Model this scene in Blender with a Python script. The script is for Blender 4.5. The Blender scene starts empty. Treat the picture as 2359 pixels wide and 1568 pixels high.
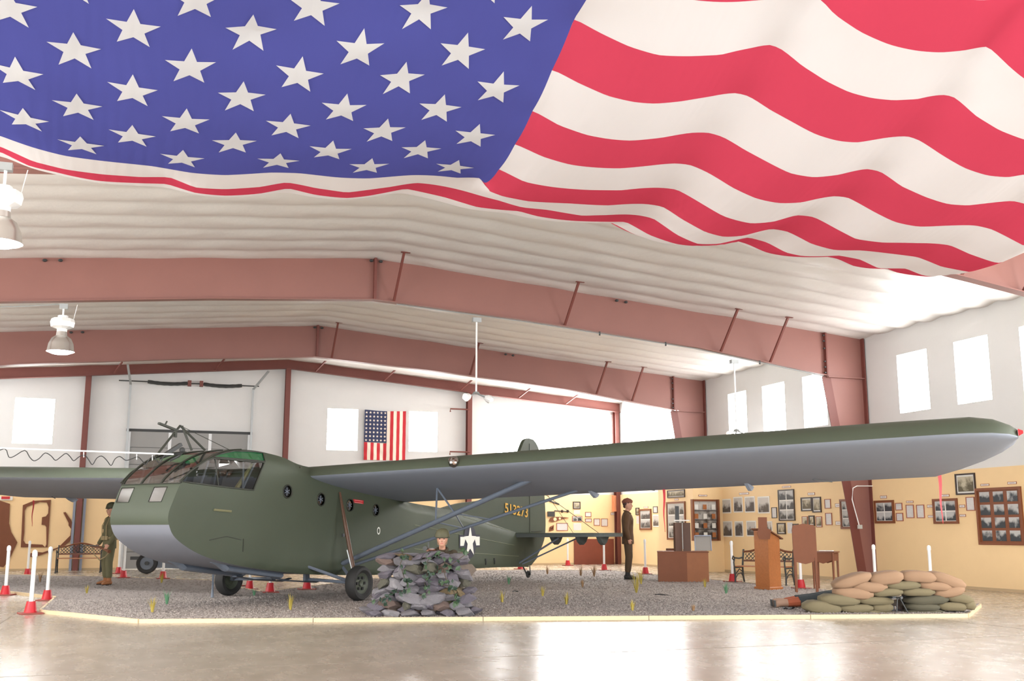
import bpy, bmesh, math, random
import numpy as np
from math import sin, cos, pi, radians, sqrt, atan2
from mathutils import Vector, Matrix, geometry as mgeo
S = bpy.context.scene
# ---------------------------------------------------------------- camera, sky, light, exposure
F_PX, PITCH, YAW, EYE = 2425.6, 0.1778, 0.332, 1.35
cam = bpy.data.cameras.new('camera'); cam_ob = bpy.data.objects.new('camera', cam)
S.collection.objects.link(cam_ob); S.camera = cam_ob
cam.sensor_width = 36; cam.lens = 36 * F_PX / 2359; cam.clip_end = 300
cam_ob.location = (0, 0, EYE); cam_ob.rotation_euler = (pi / 2 + PITCH, 0, -YAW)
w = bpy.data.worlds.new('sky'); S.world = w; w.use_nodes = True
bg = w.node_tree.nodes['Background']; bg.inputs[0].default_value = (0.92, 0.96, 1.0, 1); bg.inputs[1].default_value = 3.0
S.view_settings.view_transform = 'Standard'; S.view_settings.look = 'None'
S.view_settings.exposure = 0.52; S.view_settings.gamma = 1; S.view_settings.use_curve_mapping = False
WINDOW_GLOW = 16.0
def area(name, loc, rot, sx, sy, power, col=(1, 1, 1)):
    l = bpy.data.lights.new(name, 'AREA'); l.shape = 'RECTANGLE'; l.size = sx; l.size_y = sy; l.energy = power; l.color = col
    o = bpy.data.objects.new(name, l); S.collection.objects.link(o); o.location = loc; o.rotation_euler = rot; return o
area('daylight_through_hangar_door', (4.7, -7.8, 2.9), (radians(90), 0, 0), 20, 5.4, 1900, (.95, .98, 1))
area('added_left_fill', (-8.5, 9, 2.2), (radians(90), 0, radians(-90)), 14, 4.2, 1500, (.95, .98, 1))  # fill lamp added to brighten the right wall; this side has no door
area('added_right_fill', (17.9, 4.5, 2.3), (radians(90), 0, radians(90)), 11, 4.2, 1500, (.95, .98, 1))  # fill lamp added for the glider's near side; no opening here
# ---------------------------------------------------------------- helpers
def lin(c): return tuple(((x / 255) / 12.92 if x / 255 <= .04045 else ((x / 255 + .055) / 1.055) ** 2.4) for x in c)
MATS = {}
def mat(name, rgb, rough=.6, metal=0, noise=0, nscale=8, bump=0, bscale=40, emit=0, spec=.5, detail=4, rgb2=None, coat=0):
    if name in MATS: return MATS[name]
    m = bpy.data.materials.new(name); m.use_nodes = True; nt = m.node_tree; b = nt.nodes['Principled BSDF']
    c = lin(rgb); b.inputs['Roughness'].default_value = rough; b.inputs['Metallic'].default_value = metal
    b.inputs['Specular IOR Level'].default_value = spec
    b.inputs['Coat Weight'].default_value = coat
    tc = nt.nodes.new('ShaderNodeTexCoord')
    n = nt.nodes.new('ShaderNodeTexNoise'); n.inputs['Scale'].default_value = nscale; n.inputs['Detail'].default_value = detail
    nt.links.new(tc.outputs['Object'], n.inputs['Vector'])
    mx = nt.nodes.new('ShaderNodeMix'); mx.data_type = 'RGBA'
    k = noise if noise else .04
    c2 = lin(rgb2) if rgb2 else tuple(min(1, x * (1 + k)) for x in c); c1 = c if rgb2 else tuple(x * (1 - k) for x in c)
    mx.inputs[6].default_value = (*c1, 1); mx.inputs[7].default_value = (*c2, 1)
    nt.links.new(n.outputs['Fac'], mx.inputs[0]); nt.links.new(mx.outputs[2], b.inputs['Base Color'])
    if bump:
        n2 = nt.nodes.new('ShaderNodeTexNoise'); n2.inputs['Scale'].default_value = bscale; n2.inputs['Detail'].default_value = 5
        nt.links.new(tc.outputs['Object'], n2.inputs['Vector'])
        bp = nt.nodes.new('ShaderNodeBump'); bp.inputs['Strength'].default_value = bump; bp.inputs['Distance'].default_value = .02
        nt.links.new(n2.outputs['Fac'], bp.inputs['Height']); nt.links.new(bp.outputs[0], b.inputs['Normal'])
    if emit:
        b.inputs['Emission Color'].default_value = (*c, 1); b.inputs['Emission Strength'].default_value = emit
    MATS[name] = m; return m
def glass(name, rgb, mixf=.25, rough=.03):
    if name in MATS: return MATS[name]
    m = bpy.data.materials.new(name); m.use_nodes = True; nt = m.node_tree; nt.nodes.clear()
    o = nt.nodes.new('ShaderNodeOutputMaterial'); t = nt.nodes.new('ShaderNodeBsdfTransparent'); t.inputs[0].default_value = (*lin(rgb), 1)
    g = nt.nodes.new('ShaderNodeBsdfGlossy'); g.inputs['Roughness'].default_value = rough
    f = nt.nodes.new('ShaderNodeLayerWeight'); f.inputs[0].default_value = .5
    a = nt.nodes.new('ShaderNodeMath'); a.operation = 'MULTIPLY_ADD'; a.inputs[1].default_value = .6; a.inputs[2].default_value = mixf
    nt.links.new(f.outputs['Fresnel'], a.inputs[0])
    a.use_clamp = True
    x = nt.nodes.new('ShaderNodeMixShader'); nt.links.new(a.outputs[0], x.inputs[0]); nt.links.new(t.outputs[0], x.inputs[1]); nt.links.new(g.outputs[0], x.inputs[2])
    nt.links.new(x.outputs[0], o.inputs[0]); MATS[name] = m; return m
def cloth(name, rgb, trans=.45, rgb_t=None):
    if name in MATS: return MATS[name]
    m = bpy.data.materials.new(name); m.use_nodes = True; nt = m.node_tree; nt.nodes.clear()
    o = nt.nodes.new('ShaderNodeOutputMaterial'); d = nt.nodes.new('ShaderNodeBsdfDiffuse'); t = nt.nodes.new('ShaderNodeBsdfTranslucent')
    tc = nt.nodes.new('ShaderNodeTexCoord'); n = nt.nodes.new('ShaderNodeTexWave'); n.inputs['Scale'].default_value = 2.2; n.inputs['Distortion'].default_value = 9; n.inputs['Detail'].default_value = 4
    mp = nt.nodes.new('ShaderNodeMapping'); mp.inputs['Scale'].default_value = (1.5, .25, 1)
    nt.links.new(tc.outputs['Object'], mp.inputs[0]); nt.links.new(mp.outputs[0], n.inputs['Vector'])
    bp = nt.nodes.new('ShaderNodeBump'); bp.inputs['Strength'].default_value = .04; bp.inputs['Distance'].default_value = .05
    nt.links.new(n.outputs['Fac'], bp.inputs['Height']); nt.links.new(bp.outputs[0], d.inputs['Normal'])
    d.inputs[0].default_value = (*lin(rgb), 1); t.inputs[0].default_value = (*lin(rgb_t or rgb), 1)
    x = nt.nodes.new('ShaderNodeMixShader'); x.inputs[0].default_value = trans
    nt.links.new(d.outputs[0], x.inputs[1]); nt.links.new(t.outputs[0], x.inputs[2]); nt.links.new(x.outputs[0], o.inputs[0]); MATS[name] = m; return m
def printed(name, dark=(40, 42, 45), light=(205, 205, 200), scale=6, seed=0):
    if name in MATS: return MATS[name]
    m = bpy.data.materials.new(name); m.use_nodes = True; nt = m.node_tree; b = nt.nodes['Principled BSDF']
    tc = nt.nodes.new('ShaderNodeTexCoord'); mp = nt.nodes.new('ShaderNodeMapping'); mp.inputs['Location'].default_value = (seed * 3.1, seed * 1.7, seed)
    n = nt.nodes.new('ShaderNodeTexNoise'); n.inputs['Scale'].default_value = scale; n.inputs['Detail'].default_value = 7
    sx = nt.nodes.new('ShaderNodeSeparateXYZ'); nt.links.new(tc.outputs['Generated'], sx.inputs[0]); hz = nt.nodes.new('ShaderNodeMath'); hz.operation = 'MULTIPLY_ADD'; hz.inputs[1].default_value = .42; nt.links.new(sx.outputs[2], hz.inputs[0]); nt.links.new(n.outputs['Fac'], hz.inputs[2])
    hm = nt.nodes.new('ShaderNodeMath'); hm.operation = 'SUBTRACT'; hm.inputs[1].default_value = .20 + .03 * (seed % 3); nt.links.new(hz.outputs[0], hm.inputs[0])
    r = nt.nodes.new('ShaderNodeValToRGB'); r.color_ramp.elements[0].position = .40; r.color_ramp.elements[1].position = .60
    r.color_ramp.elements[0].color = (*lin(dark), 1); r.color_ramp.elements[1].color = (*lin(light), 1)
    nt.links.new(tc.outputs['Object'], mp.inputs[0]); nt.links.new(mp.outputs[0], n.inputs[0]); nt.links.new(hm.outputs[0], r.inputs[0]); nt.links.new(r.outputs[0], b.inputs['Base Color'])
    b.inputs['Roughness'].default_value = .25; MATS[name] = m; return m
def lined(name, paper=(225, 222, 218), ink=(130, 130, 140), scale=18):
    if name in MATS: return MATS[name]
    m = bpy.data.materials.new(name); m.use_nodes = True; nt = m.node_tree; b = nt.nodes['Principled BSDF']
    tc = nt.nodes.new('ShaderNodeTexCoord'); wv = nt.nodes.new('ShaderNodeTexWave'); wv.bands_direction = 'Z'; wv.inputs['Scale'].default_value = scale
    n = nt.nodes.new('ShaderNodeTexNoise'); n.inputs['Scale'].default_value = 60; mm = nt.nodes.new('ShaderNodeMath'); mm.operation = 'MULTIPLY'
    r = nt.nodes.new('ShaderNodeMix'); r.data_type = 'RGBA'; r.inputs[6].default_value = (*lin(paper), 1); r.inputs[7].default_value = (*lin(ink), 1)
    nt.links.new(tc.outputs['Object'], wv.inputs[0]); nt.links.new(tc.outputs['Object'], n.inputs[0])
    nt.links.new(wv.outputs['Fac'], mm.inputs[0]); nt.links.new(n.outputs['Fac'], mm.inputs[1]); nt.links.new(mm.outputs[0], r.inputs[0]); nt.links.new(r.outputs[2], b.inputs['Base Color'])
    b.inputs['Roughness'].default_value = .4; MATS[name] = m; return m
class MB:
    def __init__(s): s.v = []; s.f = []
    def add(s, vs, fs):
        k = len(s.v); s.v += [tuple(x) for x in vs]; s.f += [tuple(i + k for i in f) for f in fs]; return s
    def box(s, c, d, rot=None):
        x, y, z = d[0] / 2, d[1] / 2, d[2] / 2
        P = [Vector(p) for p in ((-x, -y, -z), (x, -y, -z), (x, y, -z), (-x, y, -z), (-x, -y, z), (x, -y, z), (x, y, z), (-x, y, z))]
        if rot is not None: P = [rot @ p for p in P]
        C = Vector(c); return s.add([p + C for p in P], [(3, 2, 1, 0), (4, 5, 6, 7), (0, 1, 5, 4), (1, 2, 6, 5), (2, 3, 7, 6), (3, 0, 4, 7)])
    def b2(s, a, b): return s.box([(a[i] + b[i]) / 2 for i in range(3)], [abs(b[i] - a[i]) for i in range(3)])
    def bar(s, p, q, wd, ht, up=(0, 0, 1)):
        p = Vector(p); q = Vector(q); d = (q - p); L = d.length; d.normalize(); u = Vector(up)
        if abs(d.dot(u)) > .98: u = Vector((1, 0, 0)) if abs(d.x) < .9 else Vector((0, 1, 0))
        sd = d.cross(u).normalized(); u = sd.cross(d); R = Matrix((sd, d, u)).transposed()
        return s.box((p + q) / 2, (wd, L, ht), R)
    def path(s, pts, rad, n=8, ref=(0, 0, 1), cap=True, closed=False):
        pts = [Vector(p) for p in pts]; m = len(pts); rad = rad if isinstance(rad, list) else [rad] * m
        V = []; 
        for i, p in enumerate(pts):
            a = pts[i - 1] if (i or closed) else p; b = pts[(i + 1) % m] if (i < m - 1 or closed) else p
            d = (b - a).normalized(); u = Vector(ref)
            if abs(d.dot(u)) > .95: u = Vector((1, 0, 0)) if abs(d.x) < .8 else Vector((0, 1, 0))
            sd = d.cross(u).normalized(); u = sd.cross(d)
            r = rad[i]; rx, ry = (r if isinstance(r, (tuple, list)) else (r, r))
            V += [p + sd * rx * cos(2 * pi * k / n) + u * ry * sin(2 * pi * k / n) for k in range(n)]
        Fs = [(i * n + k, i * n + (k + 1) % n, ((i + 1) % m) * n + (k + 1) % n, ((i + 1) % m) * n + k) for i in range(m if closed else m - 1) for k in range(n)]
        if cap and not closed: Fs += [tuple(range(n))[::-1], tuple((m - 1) * n + k for k in range(n))]
        return s.add(V, Fs)
    def tube(s, p, q, r, r2=None, n=8): return s.path([p, q], [r, r if r2 is None else r2], n)
    def lathe(s, prof, c=(0, 0, 0), axis='z', n=16, closed=False):
        V = []
        for r, h in prof:
            for k in range(n):
                a = 2 * pi * k / n; x, y = r * cos(a), r * sin(a)
                V.append({'z': (c[0] + x, c[1] + y, c[2] + h), 'x': (c[0] + h, c[1] + x, c[2] + y), 'y': (c[0] + y, c[1] + h, c[2] + x)}[axis])
        m = len(prof)
        return s.add(V, [(i * n + k, i * n + (k + 1) % n, ((i + 1) % m) * n + (k + 1) % n, ((i + 1) % m) * n + k) for i in range(m if closed else m - 1) for k in range(n)])
    def ball(s, c, r, n=10, m=7, rot=None):
        rx, ry, rz = r if isinstance(r, (tuple, list)) else (r, r, r); V = []; C = Vector(c)
        for j in range(m + 1):
            t = pi * j / m
            for k in range(n):
                a = 2 * pi * k / n; p = Vector((rx * sin(t) * cos(a), ry * sin(t) * sin(a), rz * cos(t)))
                if rot is not None: p = rot @ p
                V.append(p + C)
        return s.add(V, [(j * n + k, (j + 1) * n + k, (j + 1) * n + (k + 1) % n, j * n + (k + 1) % n) for j in range(m) for k in range(n)])
    def prism(s, poly, fn, t0, t1):
        """poly: list of 2D points (ccw), fn(u,v,t)->3D"""
        n = len(poly); tri = mgeo.tessellate_polygon([[Vector((a, b, 0)) for a, b in poly]])
        V = [fn(a, b, t0) for a, b in poly] + [fn(a, b, t1) for a, b in poly]
        Fs = [tuple(t) for t in tri] + [tuple(i + n for i in t)[::-1] for t in tri] + [(i, (i + 1) % n, n + (i + 1) % n, n + i) for i in range(n)]
        return s.add(V, Fs)
    def grid(s, fn, nu, nv):
        V = [fn(i / nu, j / nv) for j in range(nv + 1) for i in range(nu + 1)]
        return s.add(V, [(j * (nu + 1) + i, j * (nu + 1) + i + 1, (j + 1) * (nu + 1) + i + 1, (j + 1) * (nu + 1) + i) for j in range(nv) for i in range(nu)])
    def build(s, name, m, parent=None, smooth=False, world=False, label=None, bevel=0):
        me = bpy.data.meshes.new(name)
        V = s.v
        if world and parent is not None:
            o = WL(parent); V = [(a - o[0], b - o[1], c - o[2]) for a, b, c in V]
        me.from_pydata([tuple(map(float, x)) for x in V], [], s.f); me.validate()
        bm = bmesh.new(); bm.from_mesh(me); bmesh.ops.recalc_face_normals(bm, faces=bm.faces)
        if bevel: bmesh.ops.bevel(bm, geom=[e for e in bm.edges if e.calc_face_angle(0) > .5], offset=bevel, segments=1, affect='EDGES')
        bm.to_mesh(me); bm.free()
        if smooth:
            me.polygons.foreach_set('use_smooth', [True] * len(me.polygons))
            try: me.set_sharp_from_angle(angle=radians(42))
            except Exception: pass
        me.materials.append(m); ob = bpy.data.objects.new(name, me); S.collection.objects.link(ob)
        if parent is not None: ob.parent = parent
        if label: ob['label'] = label
        return ob
def WL(o):
    p = Vector((0, 0, 0))
    while o is not None: p += o.location; o = o.parent
    return p
def thing(name, label, cat, loc=(0, 0, 0), rz=0, group=None):
    o = bpy.data.objects.new(name, None); o.empty_display_size = .2; S.collection.objects.link(o)
    o.location = loc; o.rotation_euler = (0, 0, rz); tag(o, label, cat, group); return o
def tag(o, label, cat, group=None, kind=None):
    o['label'] = label; o['category'] = cat
    if group: o['group'] = group
    if kind: o['kind'] = kind
    return o
def struct(o): o['kind'] = 'structure'; return o
def dup(root, loc, rz, label, group=None):
    r = root.copy(); S.collection.objects.link(r); r.location = loc; r.rotation_euler = (0, 0, rz); r['label'] = label
    if group: r['group'] = group
    def rec(a, b):
        for ch in list(KIDS.get(a.name, [])) or [c for c in bpy.data.objects if c.parent == a]:
            c = ch.copy(); S.collection.objects.link(c); c.parent = b; rec(ch, c)
    rec(root, r); return r
KIDS = {}
# pixel ray of the calibrated photograph -> point on a chosen real plane (used to take positions over)
_cy, _sy, _cp, _sp = cos(YAW), sin(YAW), cos(PITCH), sin(PITCH)
_R = Vector((_cy, -_sy, 0)); _F = Vector((_sy * _cp, _cy * _cp, _sp)); _U = _R.cross(_F); _C = Vector((0, 0, EYE))
def ray(u, v): return _F + _R * ((u - 1179.5) / F_PX) - _U * ((v - 784) / F_PX)
def onz(u, v, z=0.): d = ray(u, v); return _C + d * ((z - EYE) / d.z)
def onx(u, v, x): d = ray(u, v); return _C + d * (x / d.x)
def ony(u, v, y): d = ray(u, v); return _C + d * (y / d.y)
def ond(u, v, dist): return _C + ray(u, v) * dist           # dist = depth along the view axis
rnd = random.Random(7)
# ---------------------------------------------------------------- materials
M_white_wall = mat('white_insulation_film', (214, 214, 212), .35, noise=.05, nscale=1.2, bump=.5, bscale=2.2)
M_beige = mat('beige_wallboard', (236, 205, 156), .7, noise=.03, nscale=3)
M_ceil = mat('ceiling_insulation_film', (214, 209, 203), .38, noise=.05, nscale=1.5, bump=.55, bscale=3.5)
M_rust = mat('red_oxide_steel', (138, 93, 84), .55, noise=.10, nscale=1.3, detail=8)
M_rust2 = mat('dark_red_oxide_steel', (112, 60, 52), .55, noise=.10, nscale=2)
M_green = mat('olive_drab_fabric', (64, 72, 57), .62, noise=.07, nscale=2.5, bump=.05, bscale=60)
M_green_d = mat('olive_paint_dark', (44, 47, 38), .55, noise=.1)
M_grey = mat('neutral_grey_fabric', (138, 145, 157), .6, noise=.04, nscale=3)
M_greym = mat('grey_painted_metal', (102, 110, 122), .45, noise=.05)
M_black = mat('black_rubber', (38, 38, 38), .7, noise=.15, nscale=20)
M_wood = mat('brown_stained_wood', (112, 68, 44), .45, noise=.16, nscale=14, detail=8)
M_oak = mat('golden_oak', (164, 102, 58), .35, noise=.2, nscale=22, detail=8)
M_brownboard = mat('brown_hardboard', (116, 68, 42), .7, noise=.1, nscale=6)
M_frame_br = mat('brown_picture_frame', (124, 70, 40), .4, noise=.15, nscale=10)
M_frame_dk = mat('dark_picture_frame', (52, 37, 33), .4, noise=.12, nscale=10)
M_frame_rd = mat('thin_reddish_frame', (156, 88, 66), .4, noise=.12)
M_paper = mat('white_paper', (226, 224, 218), .5, noise=.02)
M_red = mat('red_plastic', (186, 34, 44), .4, noise=.05)
M_redbase = mat('faded_red_rubber', (140, 66, 56), .6, noise=.1)
M_pvc = mat('white_plastic_pipe', (232, 232, 230), .35, noise=.02)
M_galv = mat('galvanised_steel', (168, 172, 172), .4, metal=.5, noise=.1)
M_iron = mat('black_cast_iron', (52, 54, 54), .5, noise=.1)
M_gold = mat('yellow_stencil_paint', (216, 166, 62), .6)
M_whitep = mat('white_marking_paint', (232, 232, 222), .6)
M_navy = mat('navy_marking_paint', (48, 48, 62), .6)
M_dark = mat('dark_interior', (70, 66, 56), .8, noise=.1)
M_windowglow = mat('daylit_window_panel', (255, 255, 255), .5, emit=WINDOW_GLOW)
# ================================================================ BUILDING
XL, XR, XC, YG, YF0 = -8.68, 18.14, 4.73, 39.4, -8.0
ZE, ZR, ZB = 6.52, 7.64, 2.74
def roof(x): return ZR - (ZR - ZE) / (XR - XC) * abs(x - XC)
# floor: polished concrete with cloudy stain and gloss
m = bpy.data.materials.new('polished_concrete'); m.use_nodes = True; nt = m.node_tree; b = nt.nodes['Principled BSDF']
tc = nt.nodes.new('ShaderNodeTexCoord')
def nz(sc, det, vec=None, scale=None):
    n = nt.nodes.new('ShaderNodeTexNoise'); n.inputs['Scale'].default_value = sc; n.inputs['Detail'].default_value = det
    if scale:
        mp = nt.nodes.new('ShaderNodeMapping'); mp.inputs['Scale'].default_value = scale; nt.links.new(tc.outputs['Object'], mp.inputs[0]); nt.links.new(mp.outputs[0], n.inputs[0])
    else: nt.links.new(tc.outputs['Object'], n.inputs[0])
    return n
n1 = nz(.9, 8); n2 = nz(5, 6, scale=(1, .5, 1))
r = nt.nodes.new('ShaderNodeValToRGB'); r.color_ramp.elements[0].position = .3; r.color_ramp.elements[1].position = .68
r.color_ramp.elements[0].color = (*lin((150, 139, 124)), 1); r.color_ramp.elements[1].color = (*lin((170, 160, 146)), 1)
ad = nt.nodes.new('ShaderNodeMix'); ad.data_type = 'FLOAT'; ad.inputs[0].default_value = .15
nt.links.new(n1.outputs['Fac'], ad.inputs[2]); nt.links.new(n2.outputs['Fac'], ad.inputs[3]); nt.links.new(ad.outputs[0], r.inputs[0]); nt.links.new(r.outputs[0], b.inputs['Base Color'])
rr = nt.nodes.new('ShaderNodeMapRange'); rr.inputs[3].default_value = .16; rr.inputs[4].default_value = .36; nt.links.new(n2.outputs['Fac'], rr.inputs[0]); nt.links.new(rr.outputs[0], b.inputs['Roughness'])
bp = nt.nodes.new('ShaderNodeBump'); bp.inputs['Strength'].default_value = .015; nt.links.new(n2.outputs['Fac'], bp.inputs['Height']); nt.links.new(bp.outputs[0], b.inputs['Normal'])
b.inputs['Specular IOR Level'].default_value = .7
M_floor = m
struct(MB().b2((XL, YF0, -.2), (XR, YG, 0)).build('floor', M_floor))
# saw-cut joints of the slab
for i, (a, c) in enumerate([((XL, 11.2), (XR, 11.2)), ((XL, 23.5), (XR, 23.5)), ((-1.9, YF0), (-1.9, YG)), ((11.6, YF0), (11.6, YG))]):
    struct(MB().bar((a[0], a[1], .0005), (c[0], c[1], .0005), .012, .002).build('trim_%d' % (10 + i), mat('slab_joint', (120, 110, 98), .8)))
# ceiling: film sagging between the purlins
def ceil_pt(u, v):
    x = XL + (XR - XL) * u; y = YF0 + (YG - YF0) * v
    ph = (y - .35) / .87; s = abs(sin(pi * ph)) ** .7
    wr = .012 * sin(x * 3.1 + sin(y * 2.3) * 2) * sin(y * 7 + x * .7)
    return (x, y, roof(x) - .02 - .07 * s + wr)
mb = MB(); mb.grid(ceil_pt, 90, 435); o = mb.build('ceiling', M_ceil, smooth=True); struct(o)
struct(MB().grid(lambda u, v: (XL - .2 + (XR - XL + .4) * u, YF0 - .2 + (YG - YF0 + .4) * v, roof(XL + (XR - XL) * u) + .12), 8, 1).build('trim_1', M_galv))
# walls with window openings -------------------------------------------------
def wall(name, fn, L, win, topf, m, nrm):
    """fn(s,z,t): point; win: list of (s0,s1,z0,z1); topf(s): top"""
    pts = sorted(set([0, L] + [a for q in win for a in q[:2]] + [L * i / 40 for i in range(41)]))
    mb = MB()
    for a, b_ in zip(pts[:-1], pts[1:]):
        if b_ - a < 1e-4: continue
        c = (a + b_) / 2; cuts = [ZB]
        for q in win:
            if q[0] <= c <= q[1]: cuts += [q[2], q[3]]
        cuts += [None]
        for k in range(0, len(cuts), 2):
            z0 = cuts[k]; z1 = cuts[k + 1]
            n = 5
            za, zb = (z0, z0); ta = z1 if z1 is not None else topf(a); tb = z1 if z1 is not None else topf(b_)
            for j in range(n):
                def bulge(s_, z_): return .03 * abs(sin(s_ * 1.7)) ** .5 * (1 if not win else 1) + .012 * sin(z_ * 3 + s_ * 2.1)
                q = [(a, za + (ta - za) * j / n), (b_, zb + (tb - zb) * j / n), (b_, zb + (tb - zb) * (j + 1) / n), (a, za + (ta - za) * (j + 1) / n)]
                mb.add([fn(s_, z_, .0) for s_, z_ in q], [(0, 1, 2, 3)])
    bm_v = {}; V = []; Fx = []
    for f in mb.f:
        ff = []
        for i in f:
            k = tuple(round(x, 4) for x in mb.v[i])
            if k not in bm_v: bm_v[k] = len(V); V.append(k)
            ff.append(bm_v[k])
        Fx.append(tuple(ff))
    m2 = MB(); m2.v = V; m2.f = Fx
    for q in win:   # reveals
        for (a, z, c, z_) in ((q[0], q[2], q[1], q[2]), (q[0], q[3], q[1], q[3]), (q[0], q[2], q[0], q[3]), (q[1], q[2], q[1], q[3])):
            m2.add([fn(a, z, 0), fn(c, z_, 0), fn(c, z_, -.12), fn(a, z, -.12)], [(0, 1, 2, 3)])
    return struct(m2.build(name, m, smooth=False))
WZ0, WZ1 = 4.28, 5.78
wr = [(y0, y1, WZ0, WZ1) for y0, y1 in ((19.0, 20.09), (21.03, 22.14), (25.2, 26.33), (27.27, 28.5), (29.45, 30.57), (33.0, 38.6), (16.95, 18.06), (14.9 + .6, 16.3), (4, 5.1), (6.1, 7.2), (8.1, 9.2), (10.2, 11.3), (12.2, 13.3))]  # widest span merges windows: glare on the wall between is built as glowing pane
wall('wall_right', lambda s, z, t: (XR + (-t), YF0 + s, z), YG - YF0, [(a - YF0, b_ - YF0, c, d) for a, b_, c, d in wr], lambda s: ZE, M_white_wall, 0)
wg = [(-4.39, -3.14, 4.25, 5.8), (6.28, 7.43, 4.28, 5.83), (9.41, 10.53, 4.30, 5.83), (12.96, 17.9, 4.3, 5.98)]  # last span also glows over the blown-out wall between separate windows
wall('wall_back', lambda s, z, t: (XL + s, YG - t, z), XR - XL, [(a - XL, b_ - XL, c, d) for a, b_, c, d in wg], lambda s: roof(XL + s), M_white_wall, 0)
wl = [(y, y + 1.1, WZ0, WZ1) for y in (17, 19.1, 21.2, 25.2, 27.3, 29.4, 33.3, 35.4, 37.3)]
wall('wall_left', lambda s, z, t: (XL + t, YF0 + s, z), YG - YF0, [(a - YF0, b_ - YF0, c, d) for a, b_, c, d in wl], lambda s: ZE, M_white_wall, 0)
k = 0
for a, b_, c, d in wr + [None] * 0:
    k += 1; mb = MB(); o = struct(mb.b2((XR + .10, a, c), (XR + .12, b_, d)).build('window_%d' % k, M_windowglow))
for a, b_, c, d in wg:
    k += 1; struct(MB().b2((a, YG + .10, c), (b_, YG + .12, d)).build('window_%d' % k, M_windowglow))
for a, b_, c, d in wl:
    k += 1; struct(MB().b2((XL - .12, a, c), (XL - .10, b_, d)).build('window_%d' % k, M_windowglow))
# beige wallboard, lower part (stands 4 cm proud)
struct(MB().b2((XR - .05, YF0, 0), (XR + .1, YG, ZB)).build('wall_right_lower', M_beige))
DX0, DX1, DZ = -.66, 3.46, 4.80
mb = MB(); mb.b2((XL, YG - .05, 0), (DX0 - .08, YG + .1, ZB)); mb.b2((DX1 + .08, YG - .05, 0), (XR, YG + .1, ZB)); struct(mb.build('wall_back_lower', M_beige))
struct(MB().b2((XL - .1, YF0, 0), (XL + .05, YG, ZB)).build('wall_left_lower', M_beige))
# front gable wall behind the camera: the hangar door stands open
mb = MB(); mb.b2((XL, YF0 - .2, 0), (-5.6, YF0, 6.6)); mb.b2((15, YF0 - .2, 0), (XR, YF0, 6.6)); mb.b2((-5.6, YF0 - .2, 5.7), (15, YF0, 7.4)); struct(mb.build('wall_front', M_white_wall))
for nme, p, q in (('baseboard_right', (XR - .06, YF0, 0), (XR - .05, YG, .07)), ('baseboard_back', (DX1 + .1, YG - .06, 0), (XR, YG - .05, .07)), ('baseboard_left', (XL, YG - .06, 0), (DX0 - .1, YG - .05, .07))):
    struct(MB().b2(p, q).build(nme, mat('baseboard_tan', (190, 165, 128), .6)))
# boxed-in base of the far column
BX0, BY0, BY1 = 17.0, 31.07, 33.6
struct(MB().b2((BX0, BY0, 0), (XR - .05, BY1, ZB)).build('trim_2', M_beige))
# sectional overhead door in the back wall
M_door = mat('grey_door_section', (150, 150, 148), .6, noise=.05, nscale=2); M_stile = mat('white_door_stile', (225, 228, 230), .5)
dr = struct(MB().b2((DX0, YG - .02, 0), (DX1, YG + .06, DZ)).build('door_1', mat('door_backing', (120, 120, 118), .7)))
for r_ in range(8):
    for c_ in range(3):
        wd = (DX1 - DX0) / 3
        MB().b2((DX0 + c_ * wd + .06, YG - .06, r_ * .6 + .012), (DX0 + (c_ + 1) * wd - .06, YG - .02, (r_ + 1) * .6 - .012)).build('panel', M_door, dr)
for c_ in range(4):
    xx = DX0 + (DX1 - DX0) / 3 * c_
    MB().b2((xx - .055, YG - .07, .03), (xx + .055, YG - .02, DZ - .05)).build('stile', M_stile, dr)
MB().b2((DX0 - .1, YG - .09, DZ - .04), (DX1 + .1, YG - .01, DZ + .05)).build('top_rail', M_iron, dr)
MB().b2((DX0, YG - .07, 0), (DX1, YG - .03, .03)).build('painted_light_strip', mat('painted_gap_light', (255, 250, 240), .6), dr)  # white strip paints the light showing under the door
# door track hardware
t = thing('door_track', 'galvanised lift track and spring shaft over the grey overhead door', 'door track', (1.4, YG - .2, 5.6))
for s_, xx in ((-1, DX0 - .05), (1, DX1 + .05)):
    MB().bar((xx, YG - .16, .1), (xx, YG - .16, 6.45), .07, .07).build('track', M_galv, t, world=True)
    MB().bar((xx, YG - .16, 6.4), (xx - (.12 if s_ < 0 else -.42), YG - 1.2, 6.95), .07, .05).build('bracket', M_galv, t, world=True)
MB().tube((DX0 - .45, YG - .2, 6.52), (DX1 + .25, YG - .2, 6.52), .02).build('shaft', M_iron, t, world=True)
for a, b_ in ((-.15, 1.2), (1.75, 3.1)):
    pts = [(a + (b_ - a) * i / 12, YG - .2, 6.52 - .05 * sin(pi * i / 12)) for i in range(13)]
    MB().path(pts, [.06 + .008 * (i % 2) for i in range(13)], 8).build('torsion_spring', M_iron, t, world=True)
for xx in (1.27, 1.68): MB().b2((xx - .06, YG - .3, 6.42), (xx + .06, YG - .1, 6.62)).build('spring_anchor', M_rust2, t, world=True)
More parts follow.
